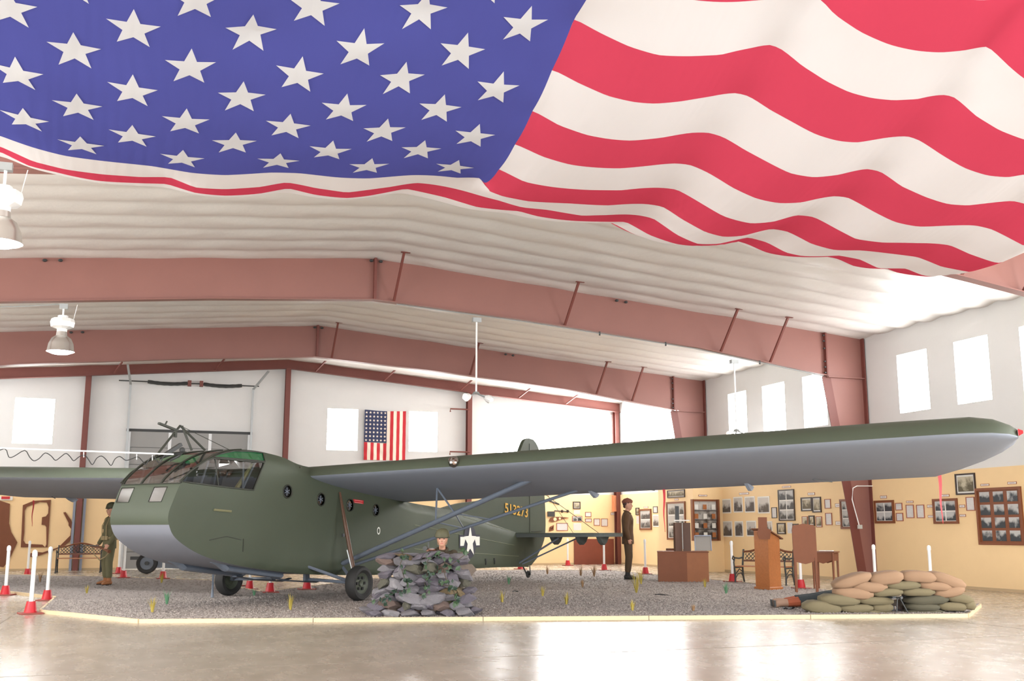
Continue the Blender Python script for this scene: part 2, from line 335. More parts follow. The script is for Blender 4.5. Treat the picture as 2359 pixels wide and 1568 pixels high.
# ---------------------------------------------------------------- steel frames
def depth_bottom(x):
    a = abs(x - XC); return float(np.interp(a, [0, 3.6, 8.3, 12.2, 12.5], [6.567, 6.33, 5.92, 5.38, 5.34]))
def frame(Y, label, braces):
    t = thing('steel_frame', label, 'steel frame', (XC, Y, 0), 0, 'red oxide portal frames across the hangar')
    for sgn in (-1, 1):
        xs = [0, 2, 3.6, 5.6, 8.3, 10.3, 12.2, 13.38]
        def X(a): return XC + sgn * a
        mb = MB()
        top = [(X(a), roof(X(a)) - .03) for a in xs]; bot = [(X(a), depth_bottom(X(a))) for a in xs[:-1]] + [(X(13.38), 5.33)]
        for i in range(len(xs) - 1):
            p = [top[i], top[i + 1], bot[i + 1], bot[i]]
            mb.add([(x, Y - .008, z) for x, z in p] + [(x, Y + .008, z) for x, z in p], [(0, 1, 2, 3), (7, 6, 5, 4), (0, 4, 5, 1), (3, 2, 6, 7)])
        mb.build('rafter_web', M_rust, t, world=True)
        for i, (lst, nm) in enumerate(((top, 'top_flange'), (bot[:-1], 'bottom_flange'))):
            mb = MB()
            for p, q in zip(lst[:-1], lst[1:]): mb.bar((p[0], Y, p[1]), (q[0], Y, q[1]), .22, .02)
            mb.build(nm, M_rust, t, world=True)
        mb = MB(); cin = [(12.2, 5.36), (12.78, 1.8), (13.02, 0)]
        for (a0, z0), (a1, z1) in zip(cin[:-1], cin[1:]):
            p = [(X(a0), z0), (X(13.36), z0), (X(13.36), z1), (X(a1), z1)]
            mb.add([(x, Y - .01, z) for x, z in p] + [(x, Y + .01, z) for x, z in p], [(0, 1, 2, 3), (7, 6, 5, 4)])
        mb.build('column_web', M_rust, t, world=True)
        mb = MB(); mb.bar((X(12.2), Y, 5.36), (X(12.78), Y, 1.8), .26, .025, (0, 1, 0)); mb.bar((X(12.78), Y, 1.8), (X(13.02), Y, 0), .26, .025, (0, 1, 0))
        mb.v = mb.v; mb.build('inner_flange', M_rust2, t, world=True)
        MB().b2((X(13.34), Y - .13, 0), (X(13.38), Y + .13, 6.5)).build('outer_flange', M_rust2, t, world=True)
        MB().b2((X(12.2), Y - .12, 5.33), (X(13.37), Y + .12, 5.355)).build('cap_plate', M_rust, t, world=True)
        MB().b2((X(12.16), Y - .12, 5.36), (X(12.20), Y + .12, roof(X(12.2)) - .03)).build('end_plate', M_rust2, t, world=True)
        for z in (5.45, 5.6, 5.75, 6.1, 6.3, 6.45): MB().box((X(12.13), Y - .08, z), (.04, .04, .035)).build('bolt', M_iron, t, world=True)
        if sgn > 0:
            for zz in (3.95,):
                mb = MB(); mb.bar((X(12.45), Y - .14, zz), (X(13.36), Y - .14, zz + .02), .03, .05); mb.bar((X(13.36), Y - .14, zz + .02), (X(13.38), Y - .95, zz + .02), .03, .05)
                mb.build('girt', M_rust2, t, world=True)
    MB().b2((XC - .03, Y - .12, 6.57), (XC + .03, Y + .12, roof(XC) - .03)).build('ridge_plate', M_rust2, t, world=True)
    for a in braces:
        x = XC + a; mb = MB(); mb.bar((x, Y - .08, depth_bottom(x) + .02), (x + .02, Y - .95, roof(x) - .10), .05, .05)
        mb.bar((x - .05, Y - .95, roof(x) - .10), (x + .16, Y - .95, roof(x) - .10), .05, .02)
        mb.build('flange_brace', M_rust2, t, world=True)
    for a in (-7.0, -6.7, -.1, .12, 6.1, 6.35): MB().ball((XC + a, Y - .09, roof(XC + a) - .16), (.05, .05, .035), 8, 5).build('purlin_bolt', M_iron, t, world=True)
    return t
frame(23.49, 'nearest red oxide portal frame spanning the hangar above the glider', [.45, 4.7, 9.0, 10.45])
frame(32.13, 'second red oxide portal frame behind the nearest, farther down the hangar', [.45, 4.9, 9.3, 10.6])
frame(14.85, 'red oxide portal frame at upper right edge, mostly hidden by the big flag', [8.9, 10.3])
frame(6.2, 'red oxide portal frame overhead above the big flag', [])
# end-wall rafter and posts
def zg(x): return roof(x) - .28 - .12
t = thing('end_rafter', 'thin dark red end rafter running along the top of the back wall', 'rafter', (XC, YG - .3, 0))
for sgn in (-1, 1):
    xe = XL if sgn < 0 else XR
    mb = MB(); p = [(XC, ZR - .03), (xe, ZE - .03), (xe, ZE - .45), (XC, ZR - .42)]
    mb.add([(x, YG - .31, z) for x, z in p] + [(x, YG - .29, z) for x, z in p], [(0, 1, 2, 3), (7, 6, 5, 4)])
    mb.bar((XC, YG - .3, ZR - .42), (xe, YG - .3, ZE - .45), .2, .02); mb.build('rafter_web', M_rust2, t, world=True)
    for a in ((1.0, 3.6, 6.6, 9, 11) if sgn > 0 else (2.6, 6)):
        x = XC + sgn * a; MB().bar((x, YG - .4, roof(x) - .4), (x + .25, YG - 1.1, roof(x) - .1), .05, .05).build('brace', M_rust2, t, world=True)
for x, lb in ((-2.1, 'dark red wall post left of the overhead door'), (4.75, 'dark red wall post between overhead door and the window by the small flag'), (11.75, 'dark red wall post right of the small hanging flag'), (18.02, 'dark red corner post where back wall meets right wall')):
    t = thing('wall_post', lb, 'post', (x, YG - .2, 0), 0, None)
    zt = roof(x) - .42
    MB().b2((x - .008, YG - .3, 0), (x + .008, YG - .06, zt)).build('web', M_rust2, t, world=True)
    MB().b2((x - .09, YG - .31, 0), (x + .09, YG - .295, zt)).build('front_flange', M_rust2, t, world=True)
    MB().b2((x - .09, YG - .07, 0), (x + .09, YG - .055, zt)).build('rear_flange', M_rust2, t, world=True)
    if x == 11.75:
        for z in (5.95, 4.3):
            MB().path([(x, YG - .33, z), (x - .8, YG - .33, z), (x - .8, YG - .33, z - .12)], .03, 6).build('bracket_arm', M_rust2, t, world=True)
    if x < 0:
        for dx in (-.16, .16): MB().b2((x + dx - .04, YG - .2, 0), (x + dx + .04, YG - .08, ZB)).build('edge_strip', mat('blue_grey_metal', (140, 148, 165), .5), t, world=True)
# conduits along the near frame's right column
t = thing('conduit', 'white conduit with switch box on the near red column', 'conduit', tuple(ony(1985, 1212, 23.3)))
pp = [ony(2010, 1119, 23.3), ony(1974, 1119, 23.3), ony(1965, 1124, 23.3), ony(1963, 1150, 23.3), ony(1979, 1209, 23.3)]
MB().path(pp, .014, 6).build('pipe', M_pvc, t, world=True)
p = ony(1981, 1213, 23.3); MB().box(p, (.11, .06, .1)).build('switch_box', mat('box_grey', (190, 190, 184), .5), t, world=True)
t = thing('ceiling_conduit', 'thin conduit run under the near frame rafter', 'conduit', tuple(ony(1098, 735, 23.1)))
MB().path([(XC + a, 23.35, depth_bottom(XC + a) - .06) for a in (.5, 3.6, 6, 8.3, 10.5, 12)], .012, 6).build('pipe', M_galv, t, world=True)
for a in (5.6, 7.4, 10.1): MB().box((XC + a, 23.35, depth_bottom(XC + a) - .06), (.03, .03, .1)).build('pipe_clip', M_iron, t, world=True)
t = thing('lamp_conduit', 'thin conduit under the near frame rafter leading to the left lamp', 'conduit', tuple(ony(60, 706, 23.35)))
MB().path([ony(-60, 708, 23.3), ony(60, 705, 23.3), ony(147, 700, 23.3)], .012, 6).build('pipe', M_galv, t, world=True)
# ---------------------------------------------------------------- lamps
M_bell = mat('spun_aluminium_reflector', (205, 200, 195), .25, metal=.8); M_lampglow = mat('lit_lamp_lens', (255, 248, 255), .3, emit=14)
def highbay(top, base_v_m, sc, label):
    t = thing('high_bay_lamp', label, 'lamp', top); z = -base_v_m
    MB().box((0, 0, 0), (.16 * sc, .12 * sc, .1 * sc)).build('junction_box', M_galv, t)
    MB().tube((0, 0, 0), (0, 0, z + .72 * sc), .02 * sc).build('stem', M_pvc, t)
    mb = MB(); mb.lathe([(0, .80 * sc), (.10 * sc, .80 * sc), (.10 * sc, .74 * sc), (.22 * sc, .73 * sc), (.24 * sc, .66 * sc), (.22 * sc, .56 * sc), (.10 * sc, .52 * sc), (.10 * sc, .42 * sc), (0, .42 * sc)], (0, 0, z), n=8)
    mb.build('ballast_housing', M_pvc, t)
    mb = MB(); mb.lathe([(.10 * sc, .46 * sc), (.11 * sc, .38 * sc), (.19 * sc, .32 * sc), (.245 * sc, .2 * sc), (.265 * sc, .06 * sc), (.28 * sc, .04 * sc)], (0, 0, z), n=24); mb.build('bell_reflector', M_bell, t, smooth=True)
    mb = MB(); mb.lathe([(0, -.01 * sc), (.16 * sc, .0), (.27 * sc, .045 * sc), (.16 * sc, .06 * sc), (0, .06 * sc)], (0, 0, z), n=20); mb.build('lens', M_lampglow, t, smooth=True)
    mb = MB(); mb.path([(.26 * sc, 0, z + 1.05 * sc), (.2 * sc, 0, z + .7 * sc)], .006, 5); mb.build('safety_cord', M_pvc, t)
    l = bpy.data.lights.new('lamp_light', 'SPOT'); l.energy = 420 * sc; l.spot_size = radians(120); l.spot_blend = .6; l.shadow_soft_size = .2; lo = bpy.data.objects.new('lamp_light', l); S.collection.objects.link(lo); lo.parent = t; lo.location = (0, 0, z - .06)
    return t
def hb(px, ytop, ybot, Y, lb):
    a = ony(px, ytop, Y); b_ = ony(px, ybot, Y); return highbay((a.x, a.y, a.z), a.z - b_.z, 1.0, lb)
hb(147, 706, 815, 23.3, 'lit high bay lamp hanging from the near frame above the left wing')
# the nearer one, cut by the left edge of the photo
a = ony(14, 385, 14.5); b_ = ony(14, 568, 14.5); highbay((a.x, a.y, a.z), a.z - b_.z, 1.0, 'large lit high bay lamp at left edge just below the big flag')
def twin(px, ytop, ybot, Y, lb, n=2):
    a = ony(px, ytop, Y); b_ = ony(px, ybot, Y); L = a.z - b_.z
    t = thing('twin_spot_lamp', lb, 'lamp', tuple(a)); MB().box((0, 0, 0), (.2, .12, .1)).build('junction_box', M_galv, t)
    MB().tube((0, 0, 0), (0, 0, -L + .12), .022).build('stem', M_pvc, t)
    MB().lathe([(0, 0), (.06, -.01), (.09, -.06), (0, -.07)], (0, 0, -L + .14), n=12).build('hub', M_galv, t)
    for k in range(n):
        s_ = (-1, 1, 0)[k]; d = Vector((s_ * .8, -.4 + .3 * k, -.35)).normalized(); p = Vector((0, 0, -L + .1)); q = p + d * .22
        MB().tube(p, q, .018).build('arm', M_galv, t)
        MB().path([q, q + d * .06, q + d * .14], [.05, .085, .10], 12).build('spot_head', M_pvc, t)
        MB().ball(q + d * .15, (.07, .07, .05), 10, 6).build('bulb', mat('warm_bulb', (255, 236, 200), .3, emit=5), t)
twin(1098, 737, 915, 23.3, 'twin spot lamp on a long white stem at middle of the hangar')
twin(1691, 833, 1000, 23.3, 'white spot lamp on long stem before the bright right windows', 3)
# ================================================================ GLIDER  (local x = towards the photo's right wing, y = aft, z = up)
TH = -0.8394
GL = thing('military_glider', 'olive drab high-wing troop glider with grey undersides and white star insignia', 'glider', (2.7488, 21.0576, 0), TH)
def hw(a): return float(np.interp(a, [-3.9, -3.6, -3.2, -2.7, -2, -1.2, -.5, .5, 1.5, 2.5, 4, 5.5, 7, 8.3, 9.3, 9.7], [.665, .69, .72, .78, .88, .95, 1.0, 1.04, 1.03, .98, .8, .56, .34, .2, .09, .06]))
def cr(P, n=6):
    out = []
    for i in range(len(P) - 1):
        p0 = P[max(i - 1, 0)]; p1 = P[i]; p2 = P[i + 1]; p3 = P[min(i + 2, len(P) - 1)]
        for k in range(n):
            t = k / n; out.append(tuple(.5 * (2 * p1[j] + (p2[j] - p0[j]) * t + (2 * p0[j] - 5 * p1[j] + 4 * p2[j] - p3[j]) * t * t + (-p0[j] + 3 * p1[j] - 3 * p2[j] + p3[j]) * t ** 3) for j in range(len(p1))))
    out.append(tuple(P[-1])); return out
OUT = [(9.6, 1.18), (9, 1.25), (7.5, 1.47), (6, 1.70), (5, 1.80), (4, 1.86), (2.49, 1.98), (1.5, 2.3), (.4, 2.44), (-.7, 2.53), (-1.2, 2.65), (-1.58, 2.705), (-1.92, 2.735), (-2.3, 2.725), (-2.72, 2.655), (-3.1, 2.50), (-3.40, 2.29), (-3.59, 2.10), (-3.73, 1.80), (-3.80, 1.6), (-3.78, 1.43), (-3.64, 1.22), (-3.25, 1.0), (-2.8, .85), (-2.1, .715), (-.78, .56), (.3, .5), (1.5, .46), (4, .44), (7.2, .42), (9.6, .36)]
OC = cr(OUT, 5)
IT = min(range(len(OC)), key=lambda i: OC[i][0])
def ztop(a): return float(np.interp(a, [p[0] for p in OC[:IT + 1]][::-1], [p[1] for p in OC[:IT + 1]][::-1]))
def zbot(a): return float(np.interp(a, [p[0] for p in OC[IT:]], [p[1] for p in OC[IT:]]))
def sb(a, z):
    """half width of the side skin at (a,z): shoulders and chines rounded"""
    wgt = min(1, max(0, (a + 3.0) / .6)); zt = ztop(a); s = min(1, max(0, (z - (zt - .24)) / .24)); c = min(1, max(0, (zbot(a) + .14 - z) / .14))
    cc = min(1, max(0, (a + 2.6) / .8))
    return hw(a) * (1 - .20 * wgt * s * s) * (1 - .07 * cc * c * c)
WIN = [(-3.62, 2.13), (-3.42, 2.30), (-3.08, 2.51), (-2.9, 2.545), (-1.86, 2.52), (-2.08, 2.03), (-2.6, 2.06)]
GRN = [(-2.95, 2.565), (-1.84, 2.545), (-1.76, 2.70), (-1.95, 2.715), (-2.4, 2.70), (-2.75, 2.63)]
PORTS = [(-1.28, 2.03), (-.4, 1.91), (.44, 1.82), (1.29, 1.74)]
def circ(c, r, n=14): return [(c[0] + r * cos(2 * pi * k / n), c[1] + r * 1.05 * sin(2 * pi * k / n)) for k in range(n)]
def inpoly(p, P):
    x, y = p; c = False; j = len(P) - 1
    for i in range(len(P)):
        if (P[i][1] > y) != (P[j][1] > y) and x < (P[j][0] - P[i][0]) * (y - P[i][1]) / (P[j][1] - P[i][1]) + P[i][0]: c = not c
        j = i
    return c
def dense(P, step=.12):
    out = []
    for i in range(len(P)):
        a = P[i]; b = P[(i + 1) % len(P)]; L = math.dist(a, b); n = max(1, int(L / step))
        out += [(a[0] + (b[0] - a[0]) * k / n, a[1] + (b[1] - a[1]) * k / n) for k in range(n)]
    return out
holes = [dense(WIN), dense(GRN)] + [circ(c, .105) for c in PORTS]
outer = OC[:]
V2 = [Vector(p) for p in outer]; E2 = [(i, (i + 1) % len(outer)) for i in range(len(outer))]
for h in holes:
    k = len(V2); V2 += [Vector(p) for p in h]; E2 += [(k + i, k + (i + 1) % len(h)) for i in range(len(h))]
a = -3.7
while a < 9.5:
    zt, zb = ztop(a), zbot(a)
    for q in (.03, .07, .12, .17, .22): 
        if zt - q > zb + .2: V2.append(Vector((a, zt - q)))
    for q in (.03, .07, .12): V2.append(Vector((a, zb + q)))
    n = 6
    for i in range(1, n): V2.append(Vector((a, zb + (zt - zb) * i / n)))
    a += .22
cv, ce, cf, *_ = mgeo.delaunay_2d_cdt(V2, E2, [], 0, 1e-5)
cv = [(p[0], p[1]) for p in cv]
def cls(f):
    c = (sum(cv[i][0] for i in f) / 3, sum(cv[i][1] for i in f) / 3)
    if not inpoly(c, outer): return -1
    for k, h in enumerate(holes):
        if inpoly(c, h): return k + 1
    return 0
CL = [cls(f) for f in cf]

def greenpane():
    m = bpy.data.materials.new('green_roof_glass'); m.use_nodes = True; nt = m.node_tree; nt.nodes.clear()
    o = nt.nodes.new('ShaderNodeOutputMaterial'); d = nt.nodes.new('ShaderNodeBsdfTranslucent'); d.inputs[0].default_value = (*lin((30, 190, 110)), 1); e = nt.nodes.new('ShaderNodeBsdfDiffuse'); e.inputs[0].default_value = (*lin((20, 120, 70)), 1)
    g = nt.nodes.new('ShaderNodeBsdfGlossy'); g.inputs[1].default_value = .05; a = nt.nodes.new('ShaderNodeMixShader'); a.inputs[0].default_value = .5; x = nt.nodes.new('ShaderNodeMixShader'); x.inputs[0].default_value = .2
    nt.links.new(d.outputs[0], a.inputs[1]); nt.links.new(e.outputs[0], a.inputs[2]); nt.links.new(a.outputs[0], x.inputs[1]); nt.links.new(g.outputs[0], x.inputs[2]); nt.links.new(x.outputs[0], o.inputs[0]); return m
M_glass = glass('clear_cockpit_glass', (230, 232, 230), .18); M_pinkglass = glass('reflection_tinted_glass', (236, 214, 206), .26); M_greenglass = greenpane()  # pink of the windshield glass stands for the flag's reflection
def sub(cl, s, inset=0):
    mb = MB(); ids = {}; 
    for f, c in zip(cf, CL):
        if c != cl: continue
        ff = []
        for i in f:
            if i not in ids: ids[i] = len(mb.v); a, z = cv[i]; mb.v.append((s * (sb(a, z) - inset), a, z))
            ff.append(ids[i])
        mb.f.append(tuple(ff))
    return mb
for s in (1, -1):
    side = sub(0, s).build('side_skin', M_green, GL, smooth=True)
    g = sub(1, s, .01).build('side_window', M_glass, GL)
    MB().path([(s * (sb(a, z) + .004), a, z) for a, z in dense(WIN, .2)], .014, 6, (1, 0, 0), closed=True).build('window_frame', M_green_d, g)
    for q in ((-2.9, -2.62),): MB().tube((s * (sb(q[0], 2.54)), q[0], 2.54), (s * sb(q[1] - .2, 2.07), q[1] - .2, 2.08), .008, n=5).build('window_bar', M_green_d, g)
    g = sub(2, s, .008).build('roof_window', M_greenglass, GL, label='green tinted roof window above the side window')
    MB().path([(s * (sb(a, z) + .004), a, z) for a, z in dense(GRN, .2)], .012, 6, (1, 0, 0), closed=True).build('window_frame', M_green_d, g)
    for k, c in enumerate(PORTS):
        g = sub(3 + k, s, .02).build('porthole', M_glass, GL)
        MB().path([(s * (sb(a, z) + .006), a, z) for a, z in circ(c, .112, 18)], .012, 6, (1, 0, 0), closed=True).build('porthole_rim', M_green_d, g)
        mb = MB()
        for an in (.4, 1.6, 2.7): mb.tube((s * (sb(*c) - .01), c[0] - .07 * cos(an), c[1] - .07 * sin(an)), (s * (sb(*c) - .01), c[0] + .07 * cos(an), c[1] + .07 * sin(an)), .008, n=5)
        mb.build('port_fitting', M_greym, g)
# strip over nose, roof and belly
NT = 6
def strip(i0, i1, name, m, t0=-1., t1=1., inset=0, par=GL, smooth=True, nt=NT, crown=0):
    mb = MB(); n = i1 - i0
    for i in range(i0, i1 + 1):
        a, z = OC[i]; h = sb(a, z)
        for j in range(nt + 1):
            t = t0 + (t1 - t0) * j / nt; mb.v.append((h * t, a, z - inset))
    mb.f = [(i * (nt + 1) + j, i * (nt + 1) + j + 1, (i + 1) * (nt + 1) + j + 1, (i + 1) * (nt + 1) + j) for i in range(n) for j in range(nt)]
    return mb.build(name, m, par, smooth=smooth)
def idx(a, z): return min(range(len(OC)), key=lambda i: (OC[i][0] - a) ** 2 + (OC[i][1] - z) ** 2)
i_gt = idx(-2.3, 2.725); i_gb = idx(-3.59, 2.11); i_w1 = idx(-3.60, 2.07) + 1; i_w2 = idx(-3.72, 1.82); i_col = idx(-3.78, 1.43)
strip(0, i_gt, 'roof_skin', M_green)
strip(i_gt, i_gb, 'windshield', M_pinkglass, nt=9)
strip(i_gb, i_w1, 'nose_sill', M_green)
ws = [(-1, -.94), (-.94, -.50), (-.50, .18), (.18, .62), (.62, 1.)]
for k, (t0, t1) in enumerate(ws):
    if k in (1, 3): strip(i_w1, i_w2, 'nose_window', M_pinkglass, t0, t1, nt=2, label=None) if False else strip(i_w1, i_w2, 'nose_window', M_pinkglass, t0, t1, nt=2)
    else: strip(i_w1, i_w2, 'nose_skin', M_green, t0, t1, nt=2)
strip(i_w2, i_col, 'nose_skin', M_green)
strip(i_col, len(OC) - 1, 'belly_skin', mat('belly_grey_fabric', (118, 121, 130), .65, noise=.04, nscale=3))
for t in (-.985, -.34, .34, .985):
    pts = [(sb(*OC[i]) * t, OC[i][0], OC[i][1] + .005) for i in range(i_gt - 1, i_gb + 1)]
    MB().path(pts, (.022, .016), 6).build('windshield_rib', M_green_d, GL)
for t0, t1 in ((-.94, -.5), (.18, .62)):
    q = [(sb(*OC[i]) * t, OC[i][0] - .004, OC[i][1]) for i, t in ((i_w1, t0), (i_w1, t1), (i_w2, t1), (i_w2, t0))]
    MB().path(q, .008, 5, (0, 1, 0), closed=True).build('nose_window_frame', M_green_d, GL)
MB().path([(sb(*OC[i_gb]) * t, OC[i_gb][0] - .005, OC[i_gb][1]) for t in (-1, 1)], .012, 6).build('sill_bead', M_green_d, GL)
# cockpit interior
mb = MB(); mb.b2((-.66, -3.5, 1.25), (.66, -.6, 1.28)); mb.build('cockpit_floor', M_dark, GL)
MB().b2((-.9, -.9, .75), (.9, -.88, 2.5)).build('bulkhead', M_dark, GL)
ip = MB().b2((-.5, -3.35, 1.75), (.5, -3.3, 2.08)).build('instrument_panel', M_black, GL)
for i in range(5): MB().lathe([(0, .02), (.06, .02), (.06, 0)], (-.32 + .16 * i, -3.3, 1.93), 'y', 10).build('dial', M_greym, ip)
for x in (-.36, .36):
    st = MB().b2((x - .24, -2.7, 1.5), (x + .24, -2.2, 1.58)).build('pilot_seat', M_iron, GL)
    MB().bar((x, -2.22, 1.55), (x, -2.05, 2.3), .44, .05, (0, 1, 0)).build('seat_back', M_iron, st)
    mb = MB(); mb.path([(x - .22, -2.1, 1.6), (x - .22, -1.98, 2.36), (x + .22, -1.98, 2.36), (x + .22, -2.1, 1.6)], .018, 6); mb.build('seat_frame', M_greym, st)
    MB().tube((x, -3.1, 1.3), (x, -2.9, 1.85), .015).build('control_column', M_greym, GL)
for s in (1, -1):
    for a0, z0, a1, z1 in ((-1.95, 2.55, -2.45, 1.6), (-3.3, 1.5, -2.95, 2.5), (-2.2, 1.3, -2.2, 2.6)): MB().tube((s * (sb(a0, z0) - .1), a0, z0), (s * (sb(a1, z1) - .1), a1, z1), .018).build('frame_tube', M_greym, GL)
MB().path([(.66, -2.42, 1.9), (.70, -1.95, 2.48)], .04, 8).build('padded_strut', mat('tan_padding', (150, 142, 96), .8), GL)
# mast on the nose roof
mt = MB()
for p, q in (((0, -3.56, 2.52), (0, -3.02, 3.12)), ((0, -2.98, 3.12), (.12, -2.84, 2.70)), ((0, -3.02, 3.12), (.16, -2.57, 2.72))): mt.tube(p, q, .02)
mt.bar((0, -3.5, 3.12), (0, -3.08, 3.03), .05, .035); mt.bar((0, -3.36, 3.1), (0, -3.32, 3.17), .02, .02); mt.box((0, -3.12, 2.98), (.04, .05, .14))
mt.build('tow_mast', M_green_d, GL)
MB().tube((0, -3.02, 3.12), (.2, -1.9, 2.73), .005, n=4).build('mast_wire', M_green_d, GL)
th_ = MB(); th_.bar((-.05, -3.28, 2.6), (0, -2.98, 2.80), .07, .06); th_.path([(.1, -3.3, 2.5), (.2, -3.2, 2.58), (.1, -3.05, 2.64), (-.1, -3.1, 2.62), (-.15, -3.3, 2.54)], .02, 6); th_.ball((.06, -3.0, 2.7), .05, 8, 6)
th_.build('tow_hook', M_iron, GL)
# door, handle, stencils
mb = MB()
for a0, a1, z in ((-2.9, -2.55, 1.70),): mb.path([(sb(a0, z) + .02, a0, z - .02), (sb(a1, z) + .02, a1, z - .04)], .02, 6)
mb.build('side_handle', mat('worn_paint', (120, 118, 88), .5), GL)
for a0, z0, a1, z1 in ((-2.6, 1.24, -2.3, 1.18), (-2.25, 1.2, -2.25, .98), (-2.95, 1.18, -2.6, 1.24)): MB().bar((sb(a0, z0) + .003, a0, z0), (sb(a1, z1) + .003, a1, z1), .012, .012).build('hatch_seam', M_green_d, GL)
def onside(a, z, off=.008): return (sb(a, z) + off, a, z)
def tape(P, name, m, off=.008, par=GL):
    T = [[Vector((a, b)) for a, b in (P[i] for i in t)] for t in mgeo.tessellate_polygon([[Vector((a, b, 0)) for a, b in P]])]
    for _ in range(3):
        T2 = []
        for a, b, c in T:
            if max((a - b).length, (b - c).length, (c - a).length) < .06: T2.append([a, b, c]); continue
            ab, bc, ca = (a + b) / 2, (b + c) / 2, (c + a) / 2; T2 += [[a, ab, ca], [ab, b, bc], [ca, bc, c], [ab, bc, ca]]
        T = T2
    mb = MB(); ids = {}
    for t in T:
        f = []
        for p in t:
            k = (round(p.x, 5), round(p.y, 5))
            if k not in ids: ids[k] = len(mb.v); mb.v.append(onside(p.x, p.y, off))
            f.append(ids[k])
        mb.f.append(tuple(f))
    return mb.build(name, m, par)
tape([(.52, 1.87), (.86, 1.85), (.86, 1.92), (.52, 1.94)], 'red_placard', M_red)
for k in range(2): tape([(.56, 1.925 - .04 * k), (.82, 1.91 - .04 * k), (.82, 1.90 - .04 * k), (.56, 1.915 - .04 * k)], 'placard_text', mat('pink_text', (230, 150, 150), .6), .011)
n = 16; mb = MB()
for k in range(n):
    a0, a1 = 2 * pi * k / n, 2 * pi * (k + 1) / n
    q = [onside(1.39 + .055 * r_ * cos(x), 1.33 + .075 * r_ * sin(x)) for r_, x in ((.65, a0), (1, a0), (1, a1), (.65, a1))]; mb.add(q, [(0, 1, 2, 3)])
mb.build('ring_stencil', M_whitep, GL)
# star-and-bar insignia on the rear fuselage
ca, cz, R_ = 5.74, 1.075, .40
def ins(P, nm, m, off): return tape([(ca + R_ * x * 1.0, cz + R_ * y) for x, y in P], nm, m, off)
disc = [(cos(2 * pi * k / 28), sin(2 * pi * k / 28)) for k in range(28)]
ins([(-1.58, .40), (1.58, .40), (1.58, -.35), (-1.58, -.35)][::-1], 'insignia_border', M_navy, .012)
ins(disc, 'insignia_disc', M_navy, .014)
star = []
for k in range(10):
    r_ = .97 if k % 2 == 0 else .41; an = pi / 2 + k * pi / 5; star.append((r_ * cos(an), r_ * sin(an)))
ins(star, 'insignia_star', M_whitep, .024)
for s_ in (-1, 1): ins([(s_ * .62, .28), (s_ * 1.48, .28), (s_ * 1.48, -.24), (s_ * .95, -.24)][::(1 if s_ < 0 else -1)], 'insignia_bar', M_whitep, .021)
# seams on the rear fuselage side
for P in (((5.4, 1.66), (8.4, 1.33)), ((2.8, 1.45), (8.6, .95)), ((2.8, .95), (8.9, .66))):
    k = 12; MB().path([onside(P[0][0] + (P[1][0] - P[0][0]) * i / k, P[0][1] + (P[1][1] - P[0][1]) * i / k, .002) for i in range(k + 1)], .007, 4).build('fabric_seam', mat('light_olive_seam', (118, 122, 98), .6), GL)
for a_ in (6.75, 7.3): 
    h_ = MB(); h_.box(onside(a_, .62, .01), (.03, .06, .06)); h_.bar(onside(a_, .6, .02), onside(a_, .5, .02), .02, .02); h_.build('tie_down', M_iron, GL)
# ---------------------------------------------------------------- wings
def foil(n=14, up=.30, lo=.06):
    pts = []
    for i in range(n + 1):
        x = (1 - cos(pi * i / n)) / 2
        pts.append((x, up * 2.6 * (sqrt(x) * .62 - .26 * x - .36 * x * x) / .62 * .98))
    return [x for x, _ in pts], [max(0, y) for _, y in pts]
fx, fu = foil()
mxu = max(fu); fu = [y / mxu for y in fu]
def wingsec(b):
    z0 = 2.3077 + .0268 * b
    le = float(np.interp(b, [0, 11.9, 12.3, 12.6, 12.8, 12.89], [-.70, -.70, -.68, -.60, -.46, -.28]))
    te = float(np.interp(b, [0, 11.45, 11.9, 12.3, 12.6, 12.8, 12.89], [2.49, 2.49, 1.95, 1.35, .78, .25, -.2]))
    tk = float(np.interp(b, [0, 1.5, 5, 8, 11.4, 12.3, 12.7, 12.89], [1.05, 1.06, 1.12, 1.24, 1.27, 1.08, .78, .3]))
    top, bot = [], []
    c = te - le
    for x, y in zip(fx, fu):
        a = le + c * x; zc = z0 - .1277 * (a + .70)
        if b > 12.0: zc += .0
        top.append((a, zc + .315 * tk * y)); bot.append((a, zc - .075 * tk * y - (.0)))
    return top, bot
bs = [.97, 1.6, 2.5, 3.5, 5, 6.5, 8, 9.5, 11, 11.45, 11.9, 12.3, 12.6, 12.8, 12.89]
